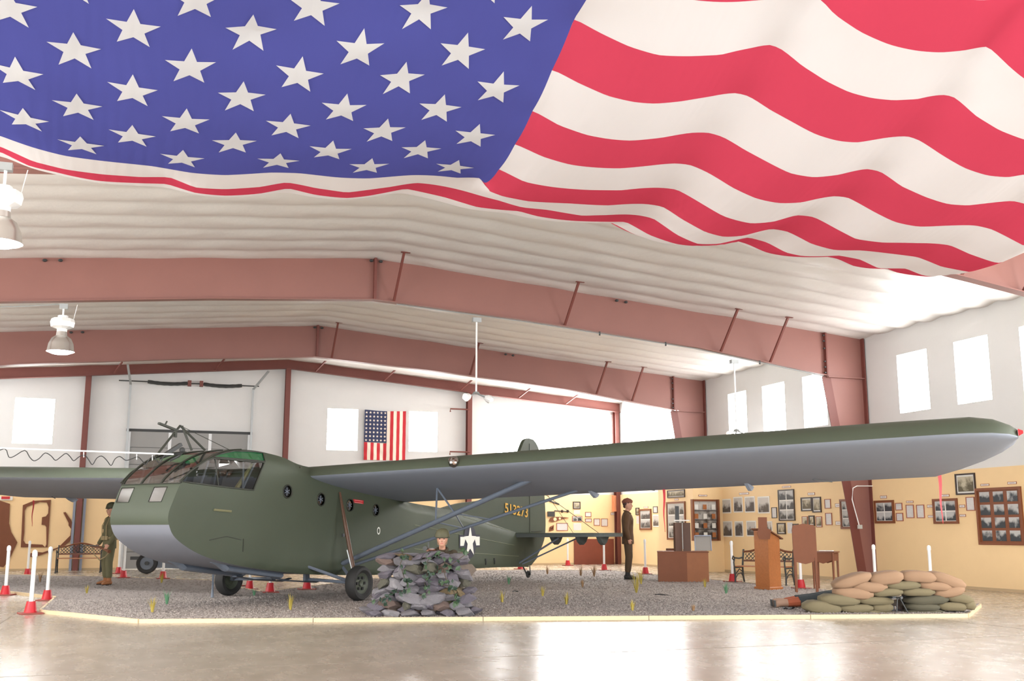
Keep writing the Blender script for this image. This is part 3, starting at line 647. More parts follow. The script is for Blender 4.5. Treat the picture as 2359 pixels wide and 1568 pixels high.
for s in (1, -1):
    T = MB(); Bm = MB(); n = len(fx)
    for b_ in bs:
        tp, bt = wingsec(b_)
        T.v += [(s * b_, a, z) for a, z in tp]; Bm.v += [(s * b_, a, z) for a, z in bt]
    fs = [(i * n + k, i * n + k + 1, (i + 1) * n + k + 1, (i + 1) * n + k) for i in range(len(bs) - 1) for k in range(n - 1)]
    T.f = fs; Bm.f = fs
    wg_ = T.build('wing', M_green, GL, smooth=True)
    Bm.build('wing_underside', M_grey, wg_, smooth=True, label='grey fabric wing underside')
    # hinge fairings below the trailing edge
    for b_ in ((5.4, 8.4) if s > 0 else (5.2, 9.3)):
        tp, bt = wingsec(b_); z = bt[-3][1]
        MB().prism([(2.05, z + .02), (2.45, z - .03), (2.40, z - .08), (2.30, z - .11), (2.18, z - .06)], lambda u, v, t, s=s, b_=b_: (s * (b_ + t), u, v), -.03, .03).build('aileron_bracket', M_grey, wg_)
    for b_ in (6.4, 9.6): MB().bar((s * b_, 1.9, wingsec(b_)[1][10][1] - .01), (s * (b_ + .25), 2.2, wingsec(b_)[1][12][1] - .02), .012, .012).build('cable_slot', M_iron, wg_)
    MB().path([(s * 12.90, -.28, 2.653), (s * 12.96, -.28, 2.655)], [.05, .02], 8).build('tip_light', M_red, wg_)
    # struts
    MB().path([(s * 1.02, .30, .72), (s * 5.0, .62, 2.26)], (.085, .045), 10).build('wing_strut', M_greym, GL, smooth=True)
    MB().path([(s * 1.02, .62, .68), (s * 5.2, 1.95, 2.08)], (.05, .03), 10).build('rear_strut', M_greym, GL, smooth=True)
    MB().box((s * 5.06, .62, 2.31), (.2, .1, .12)).build('strut_fitting', M_greym, GL)
    MB().bar((s * 4.98, .6, 2.25), (s * 5.3, .66, 2.36), .05, .03).build('strut_fitting', M_greym, GL)
    f3 = lambda t: Vector((s * (1.02 + 3.98 * t), .30 + .32 * t, .72 + 1.54 * t)); r3 = lambda t: Vector((s * (1.02 + 4.18 * t), .62 + 1.33 * t, .68 + 1.4 * t))
    mb = MB(); tp_ = (s * 2.85, .74, 2.13)
    mb.tube(f3(.50), tp_, .018); mb.tube(f3(.60), tp_, .018); mb.tube(f3(.5), r3(.5), .012); mb.tube(f3(.6), r3(.5), .012); mb.tube(f3(.6), r3(.62), .012)
    mb.build('jury_strut', M_greym, GL)
wc = MB(); n = len(fx)
for b_ in (-1.0, -.5, 0, .5, 1.0):
    tp, bt = wingsec(abs(b_)); wc.v += [(b_, a, z) for a, z in tp]
wc.f = [(i * n + k, i * n + k + 1, (i + 1) * n + k + 1, (i + 1) * n + k) for i in range(4) for k in range(n - 1)]
wc.build('centre_section', M_green, GL, smooth=True)
lt = MB(); lt.ball((4.12, -.70, 2.50), (.10, .09, .10), 14, 10); lt.build('landing_light', glass('lamp_dome_glass', (235, 215, 205), .25), GL)
MB().ball((4.12, -.66, 2.48), (.05, .04, .05), 10, 6).build('light_bulb', M_bell, GL)
# ---------------------------------------------------------------- tail
FIN = cr([(5.0, 1.80), (6.0, 1.98), (7.2, 2.10), (7.9, 2.35), (8.5, 2.85), (9.0, 3.28), (9.25, 3.6), (9.42, 3.78), (9.69, 3.85)], 4)
RUD = [(9.69, 3.85)] + cr([(9.95, 3.83), (10.15, 3.73), (10.33, 3.54), (10.45, 3.2), (10.62, 2.5), (10.70, 1.9), (10.70, 1.3), (10.52, .95), (10.1, .60), (9.69, .45)], 3)
fin = MB().prism(FIN + [(9.66, .6), (9.3, 1.2)], lambda u, v, t: (t, u, v), -.05, .05).build('fin', M_green, GL)
rud = MB().prism(RUD + [(9.69, .45)][:0], lambda u, v, t: (t * (1 - .8 * max(0, (u - 9.69))), u, v), -.045, .045).build('rudder', M_green, GL)
MB().bar((.055, 9.68, .6), (.055, 9.68, 3.7), .012, .02, (0, 1, 0)).build('hinge_line', M_green_d, GL)
MB().bar((.05, 9.8, 1.3), (.05, 10.4, 1.32), .012, .02, (0, 1, 0)).build('trim_tab_line', M_green_d, GL)
tail = MB().prism([(8.4, .39), (9.69, .40), (10.1, .62), (9.69, 1.2), (8.4, 1.3)], lambda u, v, t: (t, u, v), -.09, .09).build('tail_cone', M_green, GL)
def text_mesh(txt, size, name, m, par, M):
    c = bpy.data.curves.new(name, 'FONT'); c.body = txt; c.size = size; c.extrude = .002; c.offset = .004 * size / .3
    o = bpy.data.objects.new(name, c); S.collection.objects.link(o); bpy.context.view_layer.update()
    me = bpy.data.meshes.new_from_object(o.evaluated_get(bpy.context.evaluated_depsgraph_get())); bpy.data.objects.remove(o)
    me.materials.clear(); me.materials.append(m); me.transform(M); o = bpy.data.objects.new(name, me); S.collection.objects.link(o); o.parent = par; return o
mtx = Matrix(((0, 0, 1, .075), (1.22, 0, 0, 8.24), (-.11, 1, 0, 1.80), (0, 0, 0, 1)))
text_mesh('513273', .36, 'serial_number', M_gold, GL, mtx)
for s in (1, -1):
    pl = cr([(.08, 8.75), (1.2, 8.85), (2.1, 8.95), (2.5, 9.15), (2.64, 9.5)], 3) + [(2.62, 10.1), (2.45, 10.3), (.5, 10.25), (.08, 10.1)]
    n = len(pl); mb = MB()
    mb.prism([(x, y) for x, y in pl], lambda u, v, t, s=s: (s * u, v, 1.24 + t * (1 - .25 * u / 2.6)), -.09, .012)
    stb = mb.build('stabilizer', M_green_d if False else M_greym if False else mat('tail_grey_green', (78, 84, 82), .6, noise=.05), GL)
    MB().prism([(x, y) for x, y in pl], lambda u, v, t, s=s: (s * u, v, 1.24 + t), .013, .03).build('stabilizer_top', M_green, stb)
    for b_ in (1.0, 1.75, 2.35): MB().prism([(9.3, 1.16), (9.9, 1.16), (9.75, 1.0), (9.6, .93), (9.45, 1.0)], lambda u, v, t, s=s, b_=b_: (s * (b_ + t), u - .2, v + .03), -.06, .06).build('hinge_bracket', mat('tail_grey_green', (78, 84, 82)), stb)
    MB().path([(s * .06, 8.95, .45), (s * 1.15, 9.25, 1.14)], (.04, .025), 8).build('tail_strut', M_greym, GL)
    MB().path([(s * .06, 9.15, .43), (s * 1.5, 9.7, 1.14)], (.03, .02), 8).build('tail_strut', M_greym, GL)
    mb = MB(); mb.tube((s * .06, 9.7, 3.0), (s * 1.6, 9.2, 1.27), .007, n=4); mb.tube((s * .06, 9.7, 2.6), (s * 2.1, 9.7, 1.27), .007, n=4); mb.build('tail_wire', M_iron, GL)
tw = MB().tube((0, 9.35, .42), (0, 9.6, .16), .02).tube((0, 9.75, .5), (.1, 9.62, .16), .015).build('tail_wheel_fork', M_iron, GL)
MB().lathe([(.03, -.03), (.085, -.025), (.10, 0), (.085, .025), (.03, .03)], (.03, 9.62, .165), 'x', 16).build('tail_wheel', M_black, GL)
# ---------------------------------------------------------------- undercarriage and skids
for s in (1, -1):
    cx, cy, cz_, Rw = s * 1.62, .02, .375, .315
    wh = MB().lathe([(.19, -.07), (.24, -.11), (.29, -.105), (Rw, -.06), (Rw + .006, 0), (Rw, .06), (.29, .105), (.24, .11), (.19, .07)], (cx, cy, cz_), 'x', 28).build('wheel', M_black, GL, smooth=True, label='black rubber main wheel tyre')
    MB().lathe([(0, .05), (.05, .06), (.06, .03), (.12, .02), (.17, .05), (.2, .075), (.2, -.07), (0, -.07)], (cx, cy, cz_), 'x', 24).build('hub', mat('olive_hub', (76, 82, 70), .5), wh)
    for k in range(6):
        an = k * pi / 3; MB().box((cx + s * .045, cy + .11 * cos(an), cz_ + .11 * sin(an)), (.02, .05, .05)).build('hub_hole', M_black, wh)
    g_ = MB(); g_.path([(s * .86, -.78, .74), (cx - s * .12, cy, cz_)], (.045, .03), 8); g_.build('axle_strut', M_greym, GL)
    MB().path([(s * .92, .35, .70), (cx - s * .12, cy, cz_)], (.035, .025), 8).build('axle_strut', M_greym, GL)
    MB().tube((s * .45, 0, .42), (cx, cy, cz_), .03).build('axle', M_greym, GL)
    sh = MB().path([(s * 1.04, .11, 2.06), (s * 1.24, .05, 1.45), (s * 1.50, .0, .62)], [.02, .038, .04], 8).build('shock_strut', mat('brown_shock_strut', (84, 58, 42), .45, noise=.2, nscale=20), GL, label='brown shock strut')
    MB().tube((s * 1.36, -.03, .98), (s * 1.50, -.03, .58), .014).build('strut_rod', M_galv, sh); MB().lathe([(.045, -.03), (.045, .03)], (s * 1.22, .05, 1.25), n=10).build('strut_collar', M_iron, sh)
    sk = MB().path([(s * .5, -2.62, .86), (s * .5, -2.42, .78), (s * .5, -2.3, .70), (s * .5, -.9, .53)], (.10, .06), 8, (0, 0, 1)).build('skid', M_greym, GL)
    for a_, z_ in ((-2.05, .72), (-1.15, .64)): MB().box((s * .5, a_, z_ + .03), (.12, .16, .16)).build('skid_block', M_greym, sk)
    MB().path([(s * .42, -1.1, .50), (s * .42, -.6, .42), (s * .42, .2, .36), (s * .42, .45, .40)], (.07, .015), 6).build('skid_shoe', M_greym, sk)
    MB().box((s * .42, -.05, .45), (.06, .12, .14)).build('skid_post', M_greym, sk)
    if s > 0: MB().path([(-1.2, -.45, .62), (-1.42, -.62, .55), (-1.42, -.62, .06)], .03, 8).build('jack_leg', M_greym, GL)
# ================================================================ BIG FLAG slung under the roof
FP = np.array([329,10,485,355,10,488,377,10,493,430,10,503,441,10,494,462,10,484,487,10,478,511,10,477,532,10,479,554,10,484,576,10,490,582,10,487,596,10,477,608,10,470,260,20,479,277,20,473,300,20,466,323,20,463,348,20,466,373,20,471,398,20,480,415,20,485,424,20,483,441,20,473,461,20,464,481,20,458,501,20,456,522,20,457,544,20,461,571,20,468,580,20,467,599,20,455,621,20,446,646,20,441,261,30,460,278,30,454,302,30,447,324,30,445,340,30,446,363,30,451,387,30,458,410,30,464,421,30,463,439,30,455,460,30,447,480,30,440,502,30,437,519,30,438,542,30,444,569,30,449,580,30,447,600,30,438,623,30,429,647,30,425,669,30,426,686,30,430,260,40,445,280,40,437,303,40,432,322,40,431,340,40,432,368,40,438,393,40,445,409,40,447,422,40,445,441,40,437,462,40,429,483,40,422,506,40,421,531,40,426,559,40,434,573,40,433,593,40,423,617,40,416,641,40,412,663,40,413,689,40,418,713,40,422,725,40,421,260,50,433,282,50,426,306,50,422,326,50,422,350,50,424,375,50,429,401,50,434,414,50,434,431,50,429,453,50,419,475,50,412,498,50,410,521,50,413,555,50,422,569,50,422,593,50,413,617,50,405,642,50,403,668,50,406,707,50,410,726,50,408,762,50,396,259,60,426,281,60,418,307,60,416,339,60,417,369,60,420,404,60,426,422,60,426,444,60,417,467,60,407,495,60,403,519,60,407,543,60,415,561,60,415,583,60,407,605,60,399,635,60,398,675,60,401,713,60,402,734,60,396,764,60,390,781,60,390,260,70,425,276,70,417,299,70,415,338,70,417,374,70,419,410,70,424,429,70,423,447,70,414,471,70,404,490,70,401,512,70,404,542,70,413,560,70,412,585,70,403,611,70,399,640,70,401,670,70,401,708,70,400,736,70,393,773,70,390,307,80,422,331,80,422,366,80,420,391,80,423,422,80,426,439,80,424,463,80,411,485,80,404,508,80,406,541,80,415,562,80,412,583,80,404,601,80,402,645,80,406,670,80,404,692,80,397,726,80,399,746,80,394,769,80,393,317,90,430,336,90,427,369,90,426,413,90,429,428,90,430,452,90,420,483,90,413,506,90,413,259,70,427,234,70,429,196,70,427,159,70,420,133,70,418,103,70,418,80,70,416,45,70,410,19,70,409,-10,70,411,-41,70,411,-72,70,412,-95,70,416,-117,70,422,285,80,426,255,80,431,209,80,434,186,80,428,148,80,419,121,80,420,97,80,422,76,80,416,48,80,411,24,80,410,4,80,416,-18,80,414,-46,80,413,-74,80,414,-98,80,418,-122,80,427,276,90,430,245,90,436,208,90,440,174,90,430,155,90,426,126,90,426,103,90,429,79,90,422,50,90,417,25,90,417,2,90,422,-27,90,420,-52,90,419,-86,90,423,-105,90,426,-127,90,435,224,63,428,158,63,421,90,63,417,23,63,410,-44,63,412,-108,63,417,190,56,429,122,56,419,56,56,418,-14,56,413,-82,56,415,223,49,434,156,49,430,88,49,424,19,49,418,-50,49,420,190,42,441,123,42,431,53,42,431,-16,42,424,-85,42,425,224,35,449,156,35,448,87,35,439,18,35,435,-51,35,436,190,28,460,121,28,450,52,28,453,-18,28,442,-85,28,444,224,21,471,155,21,471,87,21,461,16,21,453], float).reshape(-1, 3) * [.01, .1, .01]
ex = []
for X in np.arange(-1.6, 9.1, .7):      # carried on upward past the visible edge, and towards the near hem
    ex.append((X, None))
def fit():
    P = FP; D = lambda A, B: np.sqrt((A[:, None, 0] - B[None, :, 0]) ** 2 + (.42 * (A[:, None, 1] - B[None, :, 1])) ** 2 + .0004)
    K = D(P, P); A = np.hstack([P[:, :2], np.ones((len(P), 1))]); n = len(P)
    M = np.block([[K + np.eye(n) * .0006, A], [A.T, np.zeros((3, 3))]]); w_ = np.linalg.solve(M, np.concatenate([P[:, 2], [0, 0, 0]]))
    return lambda Q: D(Q, P) @ w_[:n] + Q @ w_[n:n + 2] + w_[n + 2]
_f = fit()
YV = [4.93, 5.37 + .0, 5.80, 6.21, 6.63, 7.04, 7.44, 7.84, 8.24, 8.63, 9.0, 9.36, 9.7, 10.02]
YV = [4.93, 5.37, 5.80, 6.21, 6.63, 7.04, 7.44, 7.84, 8.24, 8.63, 9.0, 9.36, 9.7, 10.02][0:]
# knots: stripe border v -> depth Y (v=1 at 5.80)
VK = list(range(14)); YK = [5.38, 5.80, 6.21, 6.63, 7.04, 7.44, 7.84, 8.24, 8.63, 9.0, 9.36, 9.70, 10.02, 10.32]
def flagz(Q):
    Q = np.asarray(Q, float); v = Q[:, 1]; Qc = Q.copy(); Qc[:, 0] = np.clip(Q[:, 0], -1.45, 7.85)
    lim = np.interp(Qc[:, 0], [-1.6, 2.9, 3.2, 5.0, 5.4, 7.6, 7.85, 8.8], [9.2, 9.2, 9.2, 9.0, 8.2, 8.0, 6.4, 6.0])
    Qc[:, 1] = np.clip(v, 1.0, lim); z = _f(Qc)
    Qb = Qc.copy(); Qb[:, 1] = np.maximum(Qc[:, 1] - .6, 1.0)
    up = np.maximum(v - lim, 0); z += up * .085 + .028 * up ** 2
    dn = np.maximum(1.0 - v, 0); z += dn * .20
    z += np.maximum(-1.45 - Q[:, 0], 0) * .5 + np.maximum(Q[:, 0] - 7.72, 0) * .42
    return z
def flag_pts(U, V, off=0.):
    Q = np.stack([U, V], 1); z = flagz(Q) - off; Y = np.interp(V, VK, YK); return np.stack([U, Y, z], 1)
C_navy = cloth('flag_blue_cloth', (76, 80, 150), .45); C_red = cloth('flag_red_cloth', (192, 66, 88), .45); C_white = cloth('flag_white_cloth', (210, 208, 207), .45)
FX0, FXC, FX1 = -1.65, 2.59, 8.8
FLG = thing('ceiling_flag', 'enormous American flag of red and white stripes and blue star field slung under the ceiling', 'flag', (3.5, 7.8, 4.6))
o0 = Vector((3.5, 7.8, 4.6))
def patch(name, x0, x1, v0, v1, m, nx, nv, off=0.):
    uu, vv = np.meshgrid(np.linspace(x0, x1, nx + 1), np.linspace(v0, v1, nv + 1)); P = flag_pts(uu.ravel(), vv.ravel(), off)
    mb = MB(); mb.v = [tuple(p) for p in P]; mb.f = [(j * (nx + 1) + i, j * (nx + 1) + i + 1, (j + 1) * (nx + 1) + i + 1, (j + 1) * (nx + 1) + i) for j in range(nv) for i in range(nx)]
    return mb.build(name, m, FLG, smooth=True, world=True)
for k in range(13):
    x0 = FXC if k < 7 else FX0
    patch('stripe', x0, FX1, k, k + 1, C_red if k % 2 == 0 else C_white, int((FX1 - x0) / .05), 6)
patch('canton', FX0, FXC, 0, 7, C_navy, 90, 44)
CW = FXC - FX0
for r_ in range(9):
    nn = 6 if r_ % 2 == 0 else 5
    for c_ in range(nn):
        u0 = FX0 + CW * ((2 * c_ + 1) if nn == 6 else (2 * c_ + 2)) / 12; v0 = .7 * (r_ + 1)
        U, V = [u0], [v0]
        for ring in (.34, .67, 1.):
            for k in range(10):
                rr_ = (.168 if k % 2 == 0 else .068) * ring; an = k * pi / 5
                U.append(u0 + rr_ * sin(an)); V.append(v0 - rr_ * cos(an) / .41)
        P = flag_pts(np.array(U), np.array(V), .006); mb = MB(); mb.v = [tuple(p) for p in P]
        mb.f = [(0, 1 + k, 1 + (k + 1) % 10) for k in range(10)] + [(1 + 10 * q + k, 1 + 10 * q + 10 + k, 1 + 10 * q + 10 + (k + 1) % 10, 1 + 10 * q + (k + 1) % 10) for q in (0, 1) for k in range(10)]
        mb.build('star', cloth('flag_star_cloth', (228, 226, 220), .45), FLG, smooth=True, world=True)
for X in (-.35, 1.05, 2.45, 4.15, 5.75, 7.2): 
    z = float(flagz(np.array([[X, 12.8]]))[0]); MB().tube((X, 10.2, z), (X, 10.6, roof(X) - .1), .008, n=5).build('hanging_rope', M_pvc, FLG, world=True)
# small wall flag (48 stars) hung vertically on the back wall
SF = thing('wall_flag', 'small American flag hung vertically between two back wall windows', 'flag', (8.45, YG - .1, 4.9))
sx0, sx1, sz0, sz1 = 7.66, 9.26, 3.93, 5.82
def wv(x, z): return YG - .11 - .025 * sin((x - sx0) * 7) - .012 * sin((x + z) * 13)
def fp(name, x0, x1, z0, z1, m, off=0., nx=4):
    mb = MB(); mb.grid(lambda u, v: (x0 + (x1 - x0) * u, wv(x0 + (x1 - x0) * u, z0 + (z1 - z0) * v) - off, z0 + (z1 - z0) * v + .03 * sin(pi * (x0 + (x1 - x0) * u - sx0) / 1.6) * -1 * v), nx, 12); return mb.build(name, m, SF, smooth=True, world=True)
W13 = (sx1 - sx0) / 13; M_fr = mat('small_flag_red', (196, 44, 54), .8); M_fw = mat('small_flag_white', (238, 226, 210), .8); M_fb = mat('small_flag_blue', (50, 58, 92), .8)
cz0 = sz1 - 1.22
for k in range(13):
    fp('stripe', sx0 + k * W13, sx0 + (k + 1) * W13, sz0, cz0 if k < 7 else sz1, M_fr if k % 2 == 0 else M_fw)
fp('canton', sx0, sx0 + 7 * W13, cz0, sz1, M_fb, 0, 10)
for i in range(6):
    for j in range(8):
        x = sx0 + 7 * W13 * (i + .5) / 6; z = cz0 + (sz1 - .03 - cz0) * (j + .5) / 8; P = []
        for k in range(10):
            r_ = .052 if k % 2 == 0 else .022; P.append((x + r_ * sin(k * pi / 5), z + r_ * cos(k * pi / 5)))
        MB().prism(P, lambda u, v, t: (u, wv(u, v) - t, v), .004, .008).build('star', M_fw, SF, world=True)
# ================================================================ GRAVEL BED
GZ = .05
GP = [(-4.2, 28.6), (-2.48, 25.09), (-1.56, 23.12), (-1.52, 19.39), (.02, 16.87), (12.27, 13.72), (14.12, 15.46), (14.30, 22), (14.36, 28.4), (14.57, 32.2), (10.5, 33.8), (5.8, 28.5), (3.4, 24.9), (2.5, 23.6), (2.05, 26), (1.72, 29.4), (-1.09, 32.8), (-3.95, 35.3), (-6.5, 36), (-7.6, 31)]
M_grav = mat('grey_gravel', (148, 139, 133), .9, noise=.3, nscale=45, bump=1.0, bscale=55, detail=6)
bed = MB().prism(GP[::-1], lambda u, v, t: (u, v, t), .0, GZ).build('gravel_bed', M_grav); tag(bed, 'bed of loose grey gravel on the floor under the glider', 'gravel')
NG = 42000; rs = np.random.RandomState(3)
def stones(n, ylim, size, name, m):
    P = []; 
    gx = np.array(GP); 
    while len(P) < n:
        x = rs.uniform(-4.5, 14.6, 4000)
        # density falls with distance
        y = 13.6 + (ylim - 13.6) * rs.uniform(0, 1, 4000) ** 1.5
        for a, b in zip(x, y):
            if inpoly((a, b), GP): P.append((a, b))
            if len(P) >= n: break
    P = np.array(P); s = rs.uniform(.6, 1.25, (n, 3)) * size; s[:, 2] *= .7
    base = np.array([(1, 0, 0), (0, 1, 0), (-1, 0, 0), (0, -1, 0), (0, 0, 1)], float); tri = [(0, 1, 4), (1, 2, 4), (2, 3, 4), (3, 0, 4)]
    an = rs.uniform(0, 6.28, n); c, s_ = np.cos(an), np.sin(an)
    loc = base[None] * s[:, None, :] + rs.uniform(-.25, .25, (n, 5, 3)) * size
    X = loc[..., 0] * c[:, None] - loc[..., 1] * s_[:, None] + P[:, None, 0]; Y = loc[..., 0] * s_[:, None] + loc[..., 1] * c[:, None] + P[:, None, 1]; Z = loc[..., 2] + GZ
    V = np.stack([X, Y, Z], -1).reshape(-1, 3); Fc = (np.arange(n)[:, None, None] * 5 + np.array(tri)[None]).reshape(-1, 3)
    me = bpy.data.meshes.new(name); me.vertices.add(len(V)); me.vertices.foreach_set('co', V.ravel()); me.loops.add(len(Fc) * 3); me.loops.foreach_set('vertex_index', Fc.ravel().astype(np.int32))
    me.polygons.add(len(Fc)); me.polygons.foreach_set('loop_start', np.arange(0, len(Fc) * 3, 3, dtype=np.int32)); me.update(calc_edges=True); me.validate(); me.materials.append(m)
    o = bpy.data.objects.new(name, me); S.collection.objects.link(o); o.parent = bed; o['kind'] = 'stuff'; return o
stones(30000, 22, .025, 'gravel_stones', mat('mixed_gravel_stone', (124, 116, 112), .85, noise=.5, nscale=11, detail=2, rgb2=(190, 180, 172)))
stones(14000, 33, .030, 'gravel_stones', mat('dark_gravel_stone', (138, 129, 124), .85, noise=.4, nscale=9))
M_edge = mat('pale_wood_edging', (206, 186, 150), .6, noise=.06)
ed = thing('gravel_edging', 'pale wooden edging boards round the gravel bed', 'edging', (5, 15, 0))
for i in range(len(GP)):
    a, b = GP[i], GP[(i + 1) % len(GP)]; L = math.dist(a, b); n = max(1, round(L / 2.5))
    for k in range(n):
        p = [a[j] + (b[j] - a[j]) * (k + .002) / n for j in (0, 1)]; q = [a[j] + (b[j] - a[j]) * (k + .998) / n for j in (0, 1)]
        MB().bar((p[0], p[1], .03), (q[0], q[1], .03), .04, .06).build('edging_board', M_edge, ed, world=True)
# ---------------------------------------------------------------- grass tufts
M_gy = mat('dry_yellow_grass', (176, 158, 70), .7, noise=.2); M_gg = mat('green_plastic_grass', (92, 140, 104), .7, noise=.2); M_gb = mat('brown_dry_grass', (150, 118, 84), .8, noise=.2)
TUFTS = [(351, 1410, 42, 'y', 'yellow dry grass tuft in front gravel, farthest left'), (384, 1392, 38, 'g', 'blue-green grass tuft beside the leftmost yellow tuft'), (669, 1405, 44, 'y', 'yellow grass tuft in gravel left of the near glider wheel'), (372, 1342, 30, 'y', 'yellow tuft in gravel under the glider nose'), (92, 1340, 30, 'b', 'brown tuft in gravel between the leftmost white posts'), (1157, 1388, 32, 'y', 'yellow tuft just right of the rock wall'), (1250, 1373, 30, 'y', 'yellow tuft second right of the rock wall'), (1305, 1393, 34, 'y', 'thin yellow tuft third right of the rock wall'), (1172, 1345, 26, 'g', 'pale green tuft below the glider tail'), (1261, 1322, 24, 'b', 'small dark tuft right of the tail wheel'), (1338, 1326, 28, 'b', 'thin brown tuft before the brown wall panel'), (1369, 1328, 34, 'b', 'brown tuft with orange heads before the brown wall panel'), (1342, 1352, 22, 'b', 'short dark brown tuft in middle of the gravel'), (1466, 1365, 62, 'y', 'tall yellow grass tuft in front of the standing soldier'), (1477, 1345, 40, 'y', 'yellow grass tuft right behind the tallest tuft'), (1457, 1408, 30, 'y', 'faint pale tuft at the gravel front below the standing soldier'), (1624, 1352, 24, 'y', 'yellow tuft before the brown crate'), (1673, 1367, 34, 'g', 'green tuft left of the oak lectern'), (1598, 1408, 20, 'b', 'short pale tuft in gravel before the crate'), (200, 1366, 22, 'y', 'pale tuft in gravel before the left soldier'), (585, 1372, 20, 'g', 'small green tuft behind the far glider wheel'), (1090, 1310, 18, 'b', 'tiny brown tuft under the rear fuselage')]
for px, py, hp, k, lb in TUFTS:
    p = onz(px, py, GZ); dd = (p - _C).dot(_F); H = hp * dd / F_PX; mb = MB(); n = 24
    for i in range(n):
        an = rnd.uniform(0, 6.28); ln = H * rnd.uniform(.55, 1); sp = H * rnd.uniform(.03, .3)
        d = Vector((cos(an), sin(an), 0)); a = Vector((0, 0, -.01)) + d * .012; b = a + d * sp * .45 + Vector((0, 0, ln * .6)); c = a + d * sp * 1.3 + Vector((0, 0, ln)); wv_ = d.cross(Vector((0, 0, 1))) * .007
        mb.add([a - wv_, a + wv_, b + wv_ * .8, b - wv_ * .8, c], [(0, 1, 2, 3), (3, 2, 4)])
    o = mb.build('grass_tuft', {'y': M_gy, 'g': M_gg, 'b': M_gb}[k]); o.location = p; tag(o, lb, 'grass', 'grass tufts stuck in the gravel')
# ---------------------------------------------------------------- posts
def post_proto(): 
    t = thing('barrier_post', '', 'post', (0, 0, 0), 0, 'white barrier posts with red cone feet')
    MB().box((0, 0, .012), (.34, .34, .024)).build('base_plate', M_redbase, t, bevel=.004)
    MB().lathe([(.105, .02), (.10, .03), (.068, .2), (.05, .2), (.05, .02)], n=20).build('cone_foot', M_red, t, smooth=True)
    MB().tube((0, 0, .05), (0, 0, .96), .034, n=16).build('pipe', M_pvc, t, smooth=True)
    MB().lathe([(0, 1.03), (.024, 1.02), (.038, 1.0), (.042, .97), (.042, .92), (.034, .92)], n=16).build('end_cap', M_pvc, t, smooth=True)
    return t
POSTS = [(70, 1410, 'closest white barrier post at the left gravel corner'), (12, 1368, 'white barrier post cut near the left photo edge'), (108, 1380, 'white barrier post at the notch of the gravel edging'), (63, 1323, 'far white barrier post before the wavy brown cut-out'), (284, 1333, 'white barrier post beside the left soldier boots'), (273, 1319, 'white barrier post half hidden right behind the left soldier'), (375, 1335, 'barrier post hidden behind the glider nose, red foot showing'), (575, 1355, 'barrier post under the fuselage right of the far wheel'), (622, 1367, 'barrier post under the fuselage, middle of three'), (707, 1360, 'barrier post under the fuselage nearest the near wheel'), (545, 1347, 'barrier post directly behind the far glider wheel'), (1199, 1309, 'barrier post hidden by the tail wheel, red foot showing'), (1308, 1301, 'far white barrier post left of the brown wall panel'), (1392, 1315, 'white barrier post before the brown wall panel'), (1487, 1324, 'white barrier post right of the standing soldier'), (1688, 1342, 'white barrier post left of the right bench'), (1846, 1358, 'white barrier post behind the wooden panel stand'), (2018, 1359, 'white barrier post behind sandbags by the red column'), (2147, 1366, 'white barrier post behind the right end of the sandbags')]
pp = None
for px, py, lb in POSTS:
    p = onz(px, py, .024)
    p.z = 0 if not inpoly((p.x, p.y), GP) else GZ
    if pp is None: pp = post_proto(); pp.location = p; pp['label'] = lb; pp.rotation_euler = (0, 0, .3); bpy.context.view_layer.update()
    else: dup(pp, p, rnd.uniform(-.3, .5), lb)
# ---------------------------------------------------------------- rock wall
RC = onz(968, 1418, GZ); RD = (RC - _C).dot(_F); RPX = F_PX / RD
def rock_pos(px, py, back): return ond(px, py, RD + back)
RW = thing('rock_wall', 'piled grey and brown rock wall with ivy in front of the near wheel', 'rock wall', tuple(RC))
rmats = [mat('rock_grey', (116, 113, 117), .8, noise=.22, nscale=9, bump=.6, bscale=14), mat('rock_violet_grey', (96, 91, 99), .8, noise=.22, nscale=9, bump=.6, bscale=14), mat('rock_brown', (106, 94, 84), .8, noise=.25, nscale=9, bump=.6, bscale=14), mat('rock_ochre', (116, 100, 74), .8, noise=.25, nscale=8, bump=.6, bscale=14), mat('rock_mossy', (92, 90, 78), .85, noise=.25, nscale=9, bump=.6), mat('rock_pale', (146, 143, 146), .8, noise=.15, nscale=9, bump=.6), mat('rock_reddish', (114, 96, 88), .8, noise=.2, nscale=9, bump=.6)]
def rock_mesh(seed, m, n=1):
    bm = bmesh.new(); bmesh.ops.create_icosphere(bm, subdivisions=3, radius=1); r_ = random.Random(seed)
    pl = [(Vector((r_.uniform(-1, 1), r_.uniform(-1, 1), r_.uniform(-1, 1))).normalized(), r_.uniform(.42, .75)) for _ in range(12)] + [(Vector((r_.uniform(-.3, .3), r_.uniform(-.3, .3), s)).normalized(), r_.uniform(.5, .7)) for s in (-1, 1)]
    for v in bm.verts:
        for nn, dd in pl:
            k = v.co.dot(nn)
            if k > dd: v.co -= nn * (k - dd)
        v.co *= 1 + .05 * sin(v.co.x * 9 + seed) * cos(v.co.z * 8 + v.co.y * 5)
        v.co *= 1.35
    me = bpy.data.meshes.new('rock'); bm.to_mesh(me); bm.free(); me.materials.append(m); return me
RORD = [0, 1, 5, 0, 2, 1, 4, 0, 1, 3, 5, 1, 0, 2, 1, 6, 0, 4, 1, 0, 2]
RM = [rock_mesh(i, rmats[RORD[i]]) for i in range(21)]
def outline(py):   # left/right silhouette of the pile by height
    ys = [1262, 1276, 1288, 1300, 1325, 1350, 1375, 1395, 1410, 1420]
    return float(np.interp(py, ys, [886, 884, 884, 882, 880, 868, 858, 856, 850, 850])), float(np.interp(py, ys, [1072, 1076, 1082, 1086, 1090, 1092, 1094, 1098, 1100, 1100]))
k = 0
core = MB(); P = []
